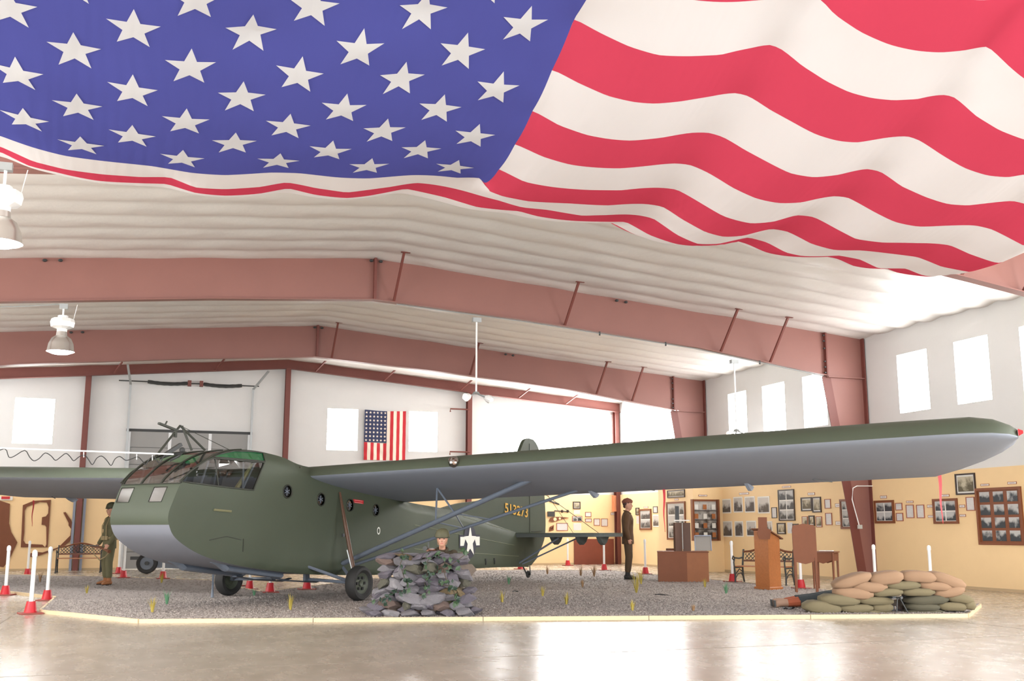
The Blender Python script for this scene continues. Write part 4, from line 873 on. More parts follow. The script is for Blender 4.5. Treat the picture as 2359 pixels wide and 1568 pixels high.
for yy in (1416, 1380, 1330, 1300): a, b = outline(yy); P.append((a + 34, b - 34, yy))
V = []
for a, b, yy in P:
    for px_, bk in ((a, .34), ((a + b) / 2, .16), (b, .34), (b, .46), ((a + b) / 2, .46), (a, .46)): V.append(rock_pos(px_, yy, bk))
core.add(V, [(i * 6 + j, i * 6 + (j + 1) % 6, (i + 1) * 6 + (j + 1) % 6, (i + 1) * 6 + j) for i in range(3) for j in range(6)] + [tuple(range(18, 24))])
core.build('mortar_core', mat('dark_mortar', (74, 70, 68), .9, noise=.2), RW, world=True)
rows = [(1411, 36, 18), (1393, 30, 17), (1376, 34, 18), (1358, 30, 17), (1341, 33, 18), (1324, 30, 17), (1307, 32, 18), (1291, 30, 16), (1280, 30, 10)]
for ri, (py, step, hpx) in enumerate(rows):
    a, b = outline(py); px_ = a + rnd.uniform(8, 18)
    while px_ < b - 6:
        if ri == 9 and 985 < px_ < 1050: px_ = 1052
        wpx = step * rnd.uniform(.75, 1.6); hh = hpx * rnd.uniform(.85, 1.3)
        t = (px_ - a) / (b - a); curve = .26 * (2 * t - 1) ** 2 + (.10 if .44 < t < .52 else 0) + rnd.uniform(-.05, .05)
        for layer in ((0,) if ri < 7 else (0, 1)):
            p = rock_pos(px_ + (layer * 12), py + rnd.uniform(-3, 3), curve + .06 + .26 * layer)
            o = bpy.data.objects.new('rock', RM[rnd.randrange(21)]); S.collection.objects.link(o); o.parent = RW; o.location = p - RC
            hx, hz = wpx / RPX * .62, hh / RPX * .66
            if p.z - GZ < hz * .55: o.location.z = hz * .55
            o.scale = (hx, .12 * rnd.uniform(.9, 1.2), hz); o.rotation_euler = (rnd.uniform(-.25, .25), rnd.uniform(-.4, .4), -YAW + rnd.uniform(-.35, .35))
        px_ += wpx * .80
for px_, py, wq, hq in ((866, 1414, 34, 15), (905, 1415, 36, 13), (948, 1415, 38, 13), (990, 1414, 30, 14), (1030, 1413, 34, 16), (1074, 1410, 36, 19)):
    o = bpy.data.objects.new('rock', RM[(px_) % 21]); S.collection.objects.link(o); o.parent = RW; p = rock_pos(px_, py, -.10); o.location = p - RC; o.location.z = hq / RPX * .45
    o.scale = (wq / RPX * .6, .12, hq / RPX * .6); o.rotation_euler = (0, rnd.uniform(-.1, .1), -YAW + rnd.uniform(-.2, .2))
IV = thing('ivy', 'dark green ivy trailing over the rock wall', 'ivy', tuple(RC))
lm = MB(); lm.add([(0, 0, 0), (-.5, .02, .25), (-.62, 0, .55), (-.25, .06, .62), (0, 0, 1.05), (.25, .06, .62), (.62, 0, .55), (.5, .02, .25), (0, .12, .45)], [(0, 1, 8), (1, 2, 8), (2, 3, 8), (3, 4, 8), (4, 5, 8), (5, 6, 8), (6, 7, 8), (7, 0, 8)])
_l = [lm.build('leaf', m_, None) for m_ in (mat('ivy_dark', (34, 56, 42), .5, noise=.2), mat('ivy_mid', (54, 78, 50), .5, noise=.2))]; LMS = [o.data for o in _l]; [bpy.data.objects.remove(o) for o in _l]
VINES = [[(925, 1268), (930, 1280), (922, 1298), (928, 1320), (935, 1340), (945, 1355), (915, 1365)], [(985, 1278), (1000, 1268), (980, 1300), (985, 1320), (978, 1345), (985, 1365), (965, 1372)], [(1005, 1275), (1025, 1290), (1022, 1315), (1030, 1340), (1045, 1362), (1050, 1385), (1045, 1400)], [(1060, 1262), (1070, 1278), (1040, 1300), (1000, 1312), (985, 1325)], [(865, 1392), (885, 1375), (900, 1368), (915, 1362)], [(1010, 1345), (1040, 1350), (1050, 1370)]]
for vn in VINES:
    pts = [rock_pos(a, b, -.06 + .05 * sin(i * 2)) for i, (a, b) in enumerate(vn)]
    MB().path(pts, .006, 5).build('stem', mat('ivy_stem', (70, 62, 44), .7), IV, world=True)
    for p, q in zip(pts[:-1], pts[1:]):
        for j in range(3):
            c = p.lerp(q, (j + rnd.random()) / 3) + Vector((rnd.uniform(-.05, .05), -.07, rnd.uniform(-.05, .05)))
            o = bpy.data.objects.new('leaf', LMS[rnd.random() < .35]); S.collection.objects.link(o); o.parent = IV; o.location = c - RC
            s_ = rnd.uniform(.055, .085); o.scale = (s_, s_, s_); o.rotation_euler = (rnd.uniform(-.6, .9), rnd.uniform(0, 6.28), rnd.uniform(-.6, .9))
# ---------------------------------------------------------------- sandbags
SD = (onz(2050, 1412, GZ) - _C).dot(_F); SPX = F_PX / SD
M_tan = mat('tan_burlap', (150, 120, 94), .9, noise=.1, nscale=30, bump=.3, bscale=120); M_olb = mat('olive_burlap', (116, 106, 80), .9, noise=.12, nscale=30, bump=.3, bscale=120); M_dkb = mat('dark_olive_burlap', (84, 80, 64), .9, noise=.12, nscale=30, bump=.3, bscale=120)
# (x0,x1,y0,y1 in photo px, tilt, material, row word, label)
SB = [(1919, 2003, 1324, 1347, -17, 't', 'arched tan sandbag at the upper left of the pile'), (2001, 2075, 1316, 1344, -5, 't', 'tan sandbag on top, second from left'), (2072, 2150, 1316, 1340, 4, 't', 'tan sandbag on top, third from left'), (2136, 2218, 1324, 1347, 17, 't', 'tan sandbag drooping at the top right end'),
(1960, 2038, 1339, 1361, 2, 't', 'tan sandbag in second layer under the arched one'), (2038, 2114, 1338, 1356, 0, 'o', 'olive sandbag in second layer, middle of the pile'), (2112, 2186, 1339, 1358, 4, 't', 'tan sandbag in second layer, right'),
(1923, 2006, 1353, 1377, 5, 't', 'tan sandbag in third layer at the left end'), (2006, 2074, 1355, 1372, -3, 'o', 'olive-brown sandbag in third layer, second from left'), (2074, 2147, 1354, 1371, -2, 'o', 'olive sandbag in third layer above the gun slot'), (2147, 2216, 1350, 1372, -10, 't', 'tan sandbag in third layer at the right end'),
(1889, 1975, 1369, 1392, 4, 'o', 'olive sandbag in fourth layer at the left end'), (1974, 2052, 1374, 1391, 1, 'o', 'olive sandbag in fourth layer left of the gun slot'), (2087, 2178, 1371, 1390, -2, 'd', 'dark olive sandbag in fourth layer right of the gun slot'), (2175, 2236, 1368, 1387, 10, 'o', 'olive sandbag in fourth layer at the right end'),
(1852, 1932, 1385, 1411, 3, 'o', 'olive-tan sandbag lowest at the far left end'), (1930, 2006, 1390, 1408, 0, 'o', 'olive sandbag in fifth layer, second from left'), (2004, 2052, 1389, 1407, 0, 'o', 'short olive sandbag in fifth layer beside the gun slot'), (2088, 2158, 1388, 1405, 0, 'd', 'dark sandbag in fifth layer right of the gun slot'), (2155, 2222, 1386, 1404, 3, 'o', 'olive sandbag in fifth layer near the right end'), (2212, 2240, 1383, 1402, 8, 'o', 'end of an olive sandbag at the lower right corner'),
(1975, 2052, 1404, 1417, 0, 'o', 'bottom sandbag half sunk in gravel left of the gun slot'), (2086, 2170, 1402, 1416, 0, 'd', 'bottom sandbag half sunk in gravel right of the gun slot')]
bagd = []
for i in range(6):
    bm = bmesh.new(); bmesh.ops.create_cube(bm, size=2); bmesh.ops.subdivide_edges(bm, edges=bm.edges, cuts=5, use_grid_fill=True); r_ = random.Random(i)
    for v in bm.verts:
        x, y, z = v.co
        f = (1 - abs(x) ** 5 * .50); rr = max(abs(y), abs(z)); L = sqrt(y * y + z * z) or 1; k_ = rr / L
        y2, z2 = y * (.5 + .5 * k_) * (1 - .25 * abs(x) ** 4), z * (.72 + .28 * k_) * (1 - .62 * abs(x) ** 4.5)
        v.co = (x * (1 - .1 * (y * y)), y2, z2 + .07 * sin(x * 4 + i) * (1 - abs(x)) - .06 * sin(x * 2 + i * 2))
    for s_ in (-1, 1):
        pass
    me = bpy.data.meshes.new('sandbag'); bm.to_mesh(me); bm.free(); me.polygons.foreach_set('use_smooth', [True] * len(me.polygons)); bagd.append(me)
bagm = {}
yaw_s = -YAW
for i, (x0, x1, y0, y1, tilt, mk, lb) in enumerate(SB):
    key = (i % 6, mk)
    if key not in bagm: me = bagd[i % 6].copy(); me.materials.append({'t': M_tan, 'o': M_olb, 'd': M_dkb}[mk]); bagm[key] = me
    lay = max(0, (1400 - y1)) / 90
    o = bpy.data.objects.new('sandbag', bagm[key]); S.collection.objects.link(o); o.location = ond((x0 + x1) / 2, (y0 + y1) / 2, SD + .22 + .08 * lay)
    o.scale = ((x1 - x0) / SPX / 2 * 1.12, .21, (y1 - y0) / SPX / 2 * 1.16); o.rotation_euler = (0, radians(tilt), -YAW - .05 + rnd.uniform(-.06, .06)); tag(o, lb, 'sandbag', 'sandbags piled in the gravel')
# machine gun in the slot
gp = ond(2068, 1400, SD + .0)
G = thing('machine_gun', 'black machine gun on a bipod poking through the sandbag slot', 'gun', (gp.x, gp.y, GZ), -YAW)
MB().tube((-.18, .25, .24), (.02, -.10, .245), .014).build('barrel', M_iron, G); MB().b2((-.24, .2, .21), (-.05, .5, .27)).build('receiver', M_iron, G)
MB().tube((.02, -.10, .245), (.03, -.12, .246), .024).build('muzzle', M_iron, G)
MB().box((.0, -.02, .245), (.16, .03, .03)).build('bipod_head', M_iron, G)
for dx in (-.06, .13): MB().tube((.0 + dx * .2, -.05, .24), (dx, -.10, .0), .009).build('bipod_leg', M_iron, G)
# pale rock rubble seen through the slot
o = thing('rubble', 'pale rubble with green bits in the gun slot of the sandbags', 'rubble', tuple(ond(2068, 1398, SD + .45)))
for i in range(10):
    c = bpy.data.objects.new('rock', RM[(i * 5) % 21]); S.collection.objects.link(c); c.parent = o; c.location = (rnd.uniform(-.12, .12), rnd.uniform(-.05, .1), -.08 + .028 * i); c.scale = (.07, .06, .045); c.rotation_euler = (i, i * 2, i)
# ---------------------------------------------------------------- benches
def bench(name, label, loc, rz):
    t = thing(name, label, 'bench', loc, rz, 'cast iron benches with wood slats'); Wd = .66
    for s in (-1, 1):
        x = s * Wd
        e = MB(); e.path([(x, -.28, 0), (x, -.26, .22), (x, -.30, .42)], .022, 6); e.path([(x, .30, 0), (x, .22, .22), (x, .2, .42), (x, .30, .86)], .024, 6)
        e.path([(x, -.3, .42), (x, .2, .42)], .02, 6); e.path([(x, -.27, .14), (x, -.1, .26), (x, .1, .28), (x, .27, .14)], .014, 6)
        e.path([(x, -.26, .25), (x, 0, .38), (x, .22, .3)], .012, 6)
        e.path([(x, -.3, .42), (x, -.33, .55), (x, -.26, .66), (x, -.36, .70), (x, -.40, .64), (x, -.34, .61)], .018, 6); e.path([(x, -.28, .66), (x, 0, .64), (x, .24, .66)], .022, 6)
        e.build('end_frame', M_iron, t, smooth=True)
        for y in (-.28, .30): MB().ball((x, y, .02), (.035, .045, .02), 8, 5).build('foot', M_iron, t)
    for i in range(6): MB().b2((-Wd, -.30 + i * .085, .44), (Wd, -.30 + i * .085 + .06, .465)).build('seat_slat', M_oak, t)
    top = [(-Wd, .29, .80), (-.45, .295, .82), (-.25, .30, .88), (0, .30, .92), (.25, .30, .88), (.45, .295, .82), (Wd, .29, .80)]
    MB().path(cr(top, 3), .03, 6).build('top_rail', M_wood, t); MB().bar((-Wd, .24, .58), (Wd, .24, .58), .03, .045).build('lower_rail', M_wood, t)
    def yb(z): return .24 + (z - .58) * .19
    def zt_(x): return float(np.interp(abs(x), [0, .25, .45, .66], [.90, .86, .80, .78]))
    lt_ = MB()
    for k in range(-8, 20):
        for sg in (1, -1):
            P = []
            for j in range(12):
                z = .58 + .34 * j / 11; x = sg * (-.66 + .1 * k + (z - .58) * 1.0)
                if abs(x) < .62 and z < zt_(x): P.append((x, yb(z), z))
            if len(P) > 1: lt_.path([P[0], P[-1]], .009, 4)
    lt_.build('lattice_back', M_iron, t)
    MB().path([(.09 * cos(a_) * 1.5, .27, .73 + .11 * sin(a_)) for a_ in [i * pi / 8 for i in range(16)]], .012, 5, closed=True).build('medallion_rim', M_iron, t)
    return t
p = onz(1762, 1347, 0); bench('park_bench', 'cast iron and wood bench behind the oak lectern by the right wall', (p.x, p.y, 0), -YAW - .62)
p = onz(181, 1318, 0); bench('park_bench', 'iron and wood bench against the back wall behind the left soldier', (p.x, p.y - .1, 0), -.02)
# ---------------------------------------------------------------- lectern
p = onz(1771, 1357, GZ); k = (p - _C).dot(_F) / F_PX
LC = thing('lectern', 'tall golden oak lectern with slanted top and dark board on its left face', 'lectern', (p.x, p.y, GZ), -YAW - .95)
W2, D2, Ht = .20, .19, 1.02
MB().b2((-W2, -D2, .04), (W2, D2, Ht)).build('body', M_oak, LC); MB().b2((-W2 - .03, -D2 - .03, 0), (W2 + .03, D2 + .03, .06)).build('plinth', M_oak, LC, bevel=.008)
MB().prism([(-D2, Ht), (D2, Ht), (D2, Ht + .10), (-D2, Ht + .26)], lambda u, v, t: (t, u, v), -W2, W2).build('head_box', M_oak, LC)
MB().bar((0, -D2 - .04, Ht + .30), (0, D2 + .08, Ht + .08), .48, .025, (0, 0, 1)).build('reading_top', M_wood, LC)
bd = [(-.127, 1.575), (-.16, 1.24), (-.118, 1.096), (.113, 1.096), (.15, 1.30), (.066, 1.32), (.066, 1.575)]
bd = [(-.127, 1.575), (-.13, 1.317), (-.166, 1.24), (-.118, 1.096), (.113, 1.096), (.15, 1.30), (.066, 1.32), (.066, 1.575)]
_c, _s = cos(.95), sin(.95)
MB().prism(bd, lambda u, v, t: ((u - .12) * _c - (-.31 + t) * _s, (u - .12) * _s + (-.31 + t) * _c, v), -.02, .0).build('dark_board', M_brownboard, LC, label='dark brown cut board standing up on the lectern face')
MB().b2((-W2 - .01, -.012, .06), (-W2, .012, Ht)).build('corner_seam', M_wood, LC)
# ---------------------------------------------------------------- panel stand and side table
p = onz(1859, 1364, GZ)
PS = thing('panel_stand', 'brown wooden stand with tall arched back panel on two legs', 'stand', (p.x, p.y, GZ), -YAW + .02)
top = [(-.25, .66), (-.2, .63), (-.08, .60), (0, .585), (.1, .61), (.17, .64), (.25, .66), (.25, 1.0), (.245, 1.36), (.2, 1.40), (.08, 1.415), (-.0, 1.43), (-.1, 1.41), (-.24, 1.39), (-.26, 1.3), (-.255, 1.0)]
MB().prism(top, lambda u, v, t: (u, t, v), -.015, .015).build('panel', M_brownboard, PS)
for x in (-.22, .22): MB().bar((x, 0, 0), (x, 0, .72), .05, .05, (0, 1, 0)).build('leg', M_brownboard, PS)
p = onz(1911, 1357, GZ)
TB = thing('side_table', 'small brown wooden table with scalloped apron right of the panel stand', 'table', (p.x + .0, p.y + .1, GZ), -YAW - .55)
MB().b2((-.25, -.22, .80), (.27, .22, .83)).build('tabletop', M_wood, TB)
for s, nm in ((-1, 'f'), (1, 'b')):
    MB().prism([(-.22, .80), (-.22, .64), (-.15, .62), (-.08, .585), (0, .56), (.08, .585), (.15, .62), (.22, .64), (.22, .80)], lambda u, v, t, s=s: (u, s * .19 + t, v), -.01, .01).build('apron', M_brownboard, TB)
for x in (-.22, .22): MB().b2((x - .01, -.19, .62), (x + .01, .19, .80)).build('apron', M_brownboard, TB)
for x in (-.22, .22):
    for y in (-.19, .19): MB().path([(x, y, 0), (x, y, .8)], [.018, .03], 4).build('leg', M_brownboard, TB)
for q in ((-.05, 0, .84), (.1, .05, .84)): 
    o = MB().box(q, (.14, .1, .015)).build('paper_stack', M_paper); o.location = TB.location; o.rotation_euler = TB.rotation_euler; tag(o, 'papers lying on the small brown side table, %s' % ('left sheet' if q[0] < 0 else 'right sheet'), 'paper')
# ---------------------------------------------------------------- crate with cases
p = onz(1588, 1339, GZ); k = (p - _C).dot(_F) / F_PX
CR = thing('display_crate', 'large reddish brown display crate on the gravel at right', 'crate', (p.x, p.y + .3, GZ), -YAW - .12)
Wc, Dc, Hc = 118 * k / 2, .45, 68 * k
MB().b2((-Wc, -Dc, 0), (Wc * .12, Dc, Hc)).build('front_panel', M_brownboard, CR); MB().b2((Wc * .12, -Dc * .98, 0), (Wc * .95, Dc * .98, Hc * .98)).build('side_panel', mat('orange_brown_board', (142, 88, 52), .6, noise=.1), CR)
MB().b2((-Wc * 1.01, -Dc * 1.01, Hc - .03), (Wc * .97, Dc * 1.01, Hc + .005)).build('lid', M_brownboard, CR)
def oncr(px_, w_, h_, nm, lb, cat, m, parts): 
    q = ond(px_, 1273, (p - _C).dot(_F) + .35); t = thing(nm, lb, cat, (q.x, q.y, GZ + Hc + .005), -YAW); parts(t); return t
def case_parts(t):
    for x, rz in ((-.13, .35), (.10, -.25)):
        c = MB().box((x, 0, .36), (.20, .10, .72), Matrix.Rotation(rz, 3, 'Z')).build('case_half', mat('dark_case_wood', (88, 60, 46), .5, noise=.15), t)
    MB().box((-.02, .02, .78), (.40, .12, .03)).build('case_rim', M_paper, t); MB().box((-.12, .1, .95), (.10, .06, .4)).build('dark_box', M_iron, t); MB().tube((-.02, -.09, .05), (-.02, -.09, .72), .01).build('hinge_rod', M_galv, t)
oncr(1574, 0, 0, 'instrument_case', 'open dark wooden case standing on top of the brown crate', 'case', None, case_parts)
oncr(1620, 0, 0, 'grey_screen', 'grey framed panel leaning on top of the brown crate', 'panel', None, lambda t: (MB().box((0, 0, .2), (.40, .03, .38), Matrix.Rotation(-.15, 3, 'X')).build('panel', mat('grey_panel', (138, 134, 128), .4), t), [MB().box(c, d, Matrix.Rotation(-.15, 3, 'X')).build('frame', mat('blue_grey_metal', (140, 148, 165)), t) for c, d in (((0, -.01, .39), (.43, .04, .025)), ((-.21, -.01, .2), (.02, .04, .38)), ((.21, -.01, .2), (.02, .04, .38)))]))
# small pedestal behind
q = ond(1553, 1271, (p - _C).dot(_F) + 1.3); MBx = MB().b2((-.16, -.16, 0), (.16, .16, .86)).build('pedestal', M_brownboard); MBx.location = (q.x, q.y, 0); tag(MBx, 'small brown pedestal behind the left end of the crate', 'pedestal')
# ---------------------------------------------------------------- grey gun carriage behind the nose
p = onz(337, 1321, 0)
CT = thing('gun_carriage', 'grey two-wheeled carriage with black tyres behind the glider nose', 'carriage', (p.x, p.y, 0), -YAW + .25)
tm = MB().lathe([(.2, -.08), (.3, -.1), (.325, 0), (.3, .1), (.2, .08)], (0, 0, .325), 'y', 26).build('tyre', M_black, CT, smooth=True); MB().lathe([(0, .05), (.2, .06), (.2, -.06), (0, -.05)], (0, 0, .325), 'y', 20).build('wheel_rim', M_greym, tm)
MB().lathe([(0, -.2), (.06, -.2), (.06, .1), (0, .1)], (0, 0, .325), 'y', 10).build('axle_end', M_iron, CT); MB().bar((-.5, 0, .48), (.1, 0, .48), .1, .1).build('bracket', M_iron, CT)
MB().bar((.1, .1, .34), (1.9, .1, .20), .2, .26).build('trail_beam', M_greym, CT); MB().bar((.3, -.05, .45), (1.9, -.05, .38), .06, .05).build('side_rail', M_iron, CT)
MB().b2((.92, -.1, .25), (1.02, -.08, .5)).build('yellow_tag', mat('cream_tag', (226, 214, 160), .6), CT)
for x in (1.5, 1.72, 1.95): MB().box((x, -.05, .42), (.06, .06, .12)).build('clamp', M_galv, CT)
# ---------------------------------------------------------------- hanging line with cable, streamers
q0 = ond(-40, 1030, 17.6); q1 = ond(400, 1046, 17.6)
LN = thing('cable_line', 'white line with black wavy cable strung to the glider mast at left', 'cable', tuple(q1))
MB().tube(q0, q1, .014, n=6).build('white_line', M_pvc, LN, world=True)
zig = [(-30, 1052), (10, 1033), (20, 1052), (32, 1051), (57, 1037), (68, 1052), (78, 1061), (90, 1056), (104, 1043), (118, 1050), (128, 1060), (140, 1052), (152, 1044), (162, 1052), (170, 1061), (182, 1052), (195, 1048), (205, 1060), (213, 1070), (222, 1056), (234, 1050), (246, 1060), (256, 1072), (264, 1058), (276, 1051), (290, 1060), (305, 1056), (318, 1052), (330, 1064), (336, 1070), (345, 1056), (356, 1052), (366, 1066), (378, 1050), (386, 1044)]
MB().path(cr([tuple(ond(a_, b_, 17.6)) for a_, b_ in zig], 3), .008, 5).build('black_cable', M_iron, LN, world=True)
for a_, b_ in ((193, 1045), (315, 1050), (351, 1052)): MB().tube(ond(a_, b_ - 4, 17.6), ond(a_, b_ + 8, 17.6), .008, n=5).build('clip', M_pvc, LN, world=True)
def glp(x, y, z): return Vector((2.7488 + x * cos(TH) - y * sin(TH), 21.0576 + x * sin(TH) + y * cos(TH), z))
for (px_, y0, y1, wpx, Dd, lb) in ((1530, 1124, 1225, 7, None, 'red streamer hanging under the right wing, nearer the fuselage'), (2165, 1088, 1205, 10, None, 'red streamer hanging from the right wing near its tip'), (77, 1152, 1212, 4, None, 'red streamer hanging from the left wing')):
    b_ = {1530: 6.9, 2165: 11.42, 77: -11.0}[px_]; top_ = glp(b_, 2.49, 1.90 + .0268 * abs(b_)); dd = (top_ - _C).dot(_F); k = dd / F_PX
    a_ = ond(px_, y0, dd); b2_ = ond(px_ + (8 if px_ == 2165 else 2 if px_ == 1530 else -4), y1, dd)
    mb = MB(); n = 8
    for i in range(n + 1):
        t = i / n; c = a_.lerp(b2_, t) + Vector((.01 * sin(t * 8), .01, 0)); w_ = wpx * k * (1 - .8 * t) / 2
        mb.v += [c - _R * w_, c + _R * w_ + Vector((0, .01, 0))]
    mb.f = [(2 * i, 2 * i + 1, 2 * i + 3, 2 * i + 2) for i in range(n)]
    o = mb.build('red_streamer', M_red); tag(o, lb, 'streamer')
# ---------------------------------------------------------------- exhibits on the walls
IDX = [0]
def pic(plane, r, style, label, grid=None, name=None, cat=None, at=None):
    x0, y0, x1, y1 = r; c = ((x0 + x1) / 2, (y0 + y1) / 2); fn = {'R': lambda u, v: onx(u, v, XR - .055), 'G': lambda u, v: ony(u, v, YG - .055), 'F': lambda u, v: ony(u, v, BY0 - .005), 'L': lambda u, v: onx(u, v, BX0 - .005)}[plane]
    A, B = fn(x0, c[1]), fn(x1, c[1]); T, Bo = fn(c[0], y0), fn(c[0], y1); z0, z1 = Bo.z, T.z
    ax = 1 if plane in 'RL' else 0; s0, s1 = A[ax], B[ax]
    lo, hi = min(s0, s1), max(s0, s1); depth = {'R': -1, 'L': -1, 'G': -1, 'F': -1}[plane]; base = {'R': XR - .05, 'L': BX0, 'G': YG - .05, 'F': BY0}[plane]
    fm, fw, dp, kind = {'dark': (M_frame_dk, .035, .03, 'photo'), 'brown': (M_frame_br, .06, .04, 'photo'), 'thin': (M_frame_rd, .018, .02, 'text'), 'thinphoto': (M_frame_rd, .02, .02, 'photo'), 'darkthin': (M_frame_dk, .02, .02, 'text'), 'print': (M_paper, .035, .012, 'photo'), 'slip': (M_frame_rd, .010, .012, 'slip'), 'sheet': (M_paper, .01, .006, 'text')}[style]
    nm = name or {'dark': 'picture', 'brown': 'picture', 'thin': 'framed_text', 'thinphoto': 'picture', 'darkthin': 'framed_text', 'print': 'photo_print', 'slip': 'caption_label', 'sheet': 'notice_sheet'}[style]
    IDX[0] += 1; cc = (lo + hi) / 2
    loc = (base, cc, (z0 + z1) / 2) if ax else (cc, base, (z0 + z1) / 2)
    t = thing(nm, label, cat or {'photo': 'picture', 'text': 'notice', 'slip': 'label'}[kind], loc)
    hwid, hh = (hi - lo) / 2, (z1 - z0) / 2
    def bx(a0, a1, b0, b1, d0, d1, n_, m_):
        mb = MB(); mb.b2((d0, a0, b0), (d1, a1, b1)) if ax else mb.b2((a0, d0, b0), (a1, d1, b1)); return mb.build(n_, m_, t)
    mb = MB()
    for a0, a1, b0, b1 in ((-hwid, hwid, hh - fw, hh), (-hwid, hwid, -hh, -hh + fw), (-hwid, -hwid + fw, -hh + fw, hh - fw), (hwid - fw, hwid, -hh + fw, hh - fw)):
        mb.b2((-dp, a0, b0), (0, a1, b1)) if ax else mb.b2((a0, -dp, b0), (a1, 0, b1))
    mb.build('frame', fm, t)
    if grid:
        nc, nr = grid; bx(-hwid + fw, hwid - fw, -hh + fw, hh - fw, -.012, -.001, 'backing', M_paper if style != 'brown' or nc < 3 else M_frame_br)
        cw, ch = (2 * hwid - 2 * fw) / nc, (2 * hh - 2 * fw) / nr
        for i in range(nc):
            for j in range(nr):
                a = -hwid + fw + cw * i; b_ = -hh + fw + ch * j; g_ = (.14 if nc == 3 and nr == 4 else .07) * cw
                bx(a + g_, a + cw - g_, b_ + (.10 if nr == 4 else .06) * ch, b_ + ch - (.10 if nr == 4 else .06) * ch, -.018, -.012, 'photo', printed('photo_print_%d' % ((i * 5 + j * 3 + IDX[0]) % 9), (66, 70, 74), (186, 186, 184), 5, (i * 5 + j * 3 + IDX[0]) % 9))
    elif kind == 'photo':
        if style in ('dark', 'thinphoto'): bx(-hwid + fw, hwid - fw, -hh + fw, hh - fw, -.010, -.001, 'mount', M_paper); m_ = .18 * (min(hwid, hh) - fw); bx(-hwid + fw + m_, hwid - fw - m_, -hh + fw + m_, hh - fw - m_, -.014, -.010, 'photo', printed('sepia_print_%d' % (IDX[0] % 5), (96, 88, 70), (190, 180, 156), 6, IDX[0] % 5))
        else: bx(-hwid + fw, hwid - fw, -hh + fw, hh - fw, -.010, -.001, 'photo', printed('faded_print_%d' % (IDX[0] % 6), (92, 86, 82), (196, 192, 186), 4, IDX[0] % 6 + 10))
    elif kind == 'text': bx(-hwid + fw, hwid - fw, -hh + fw, hh - fw, -.008, -.001, 'text_sheet', lined('typed_sheet'))
    else: bx(-hwid + fw, hwid - fw, -hh + fw, hh - fw, -.008, -.001, 'paper', M_paper); bx(-hwid * .55, hwid * .55, -hh * .15, hh * .15, -.010, -.008, 'text_line', mat('caption_ink', (150, 110, 120), .6))
    return t
Rl = 'on the right wall'
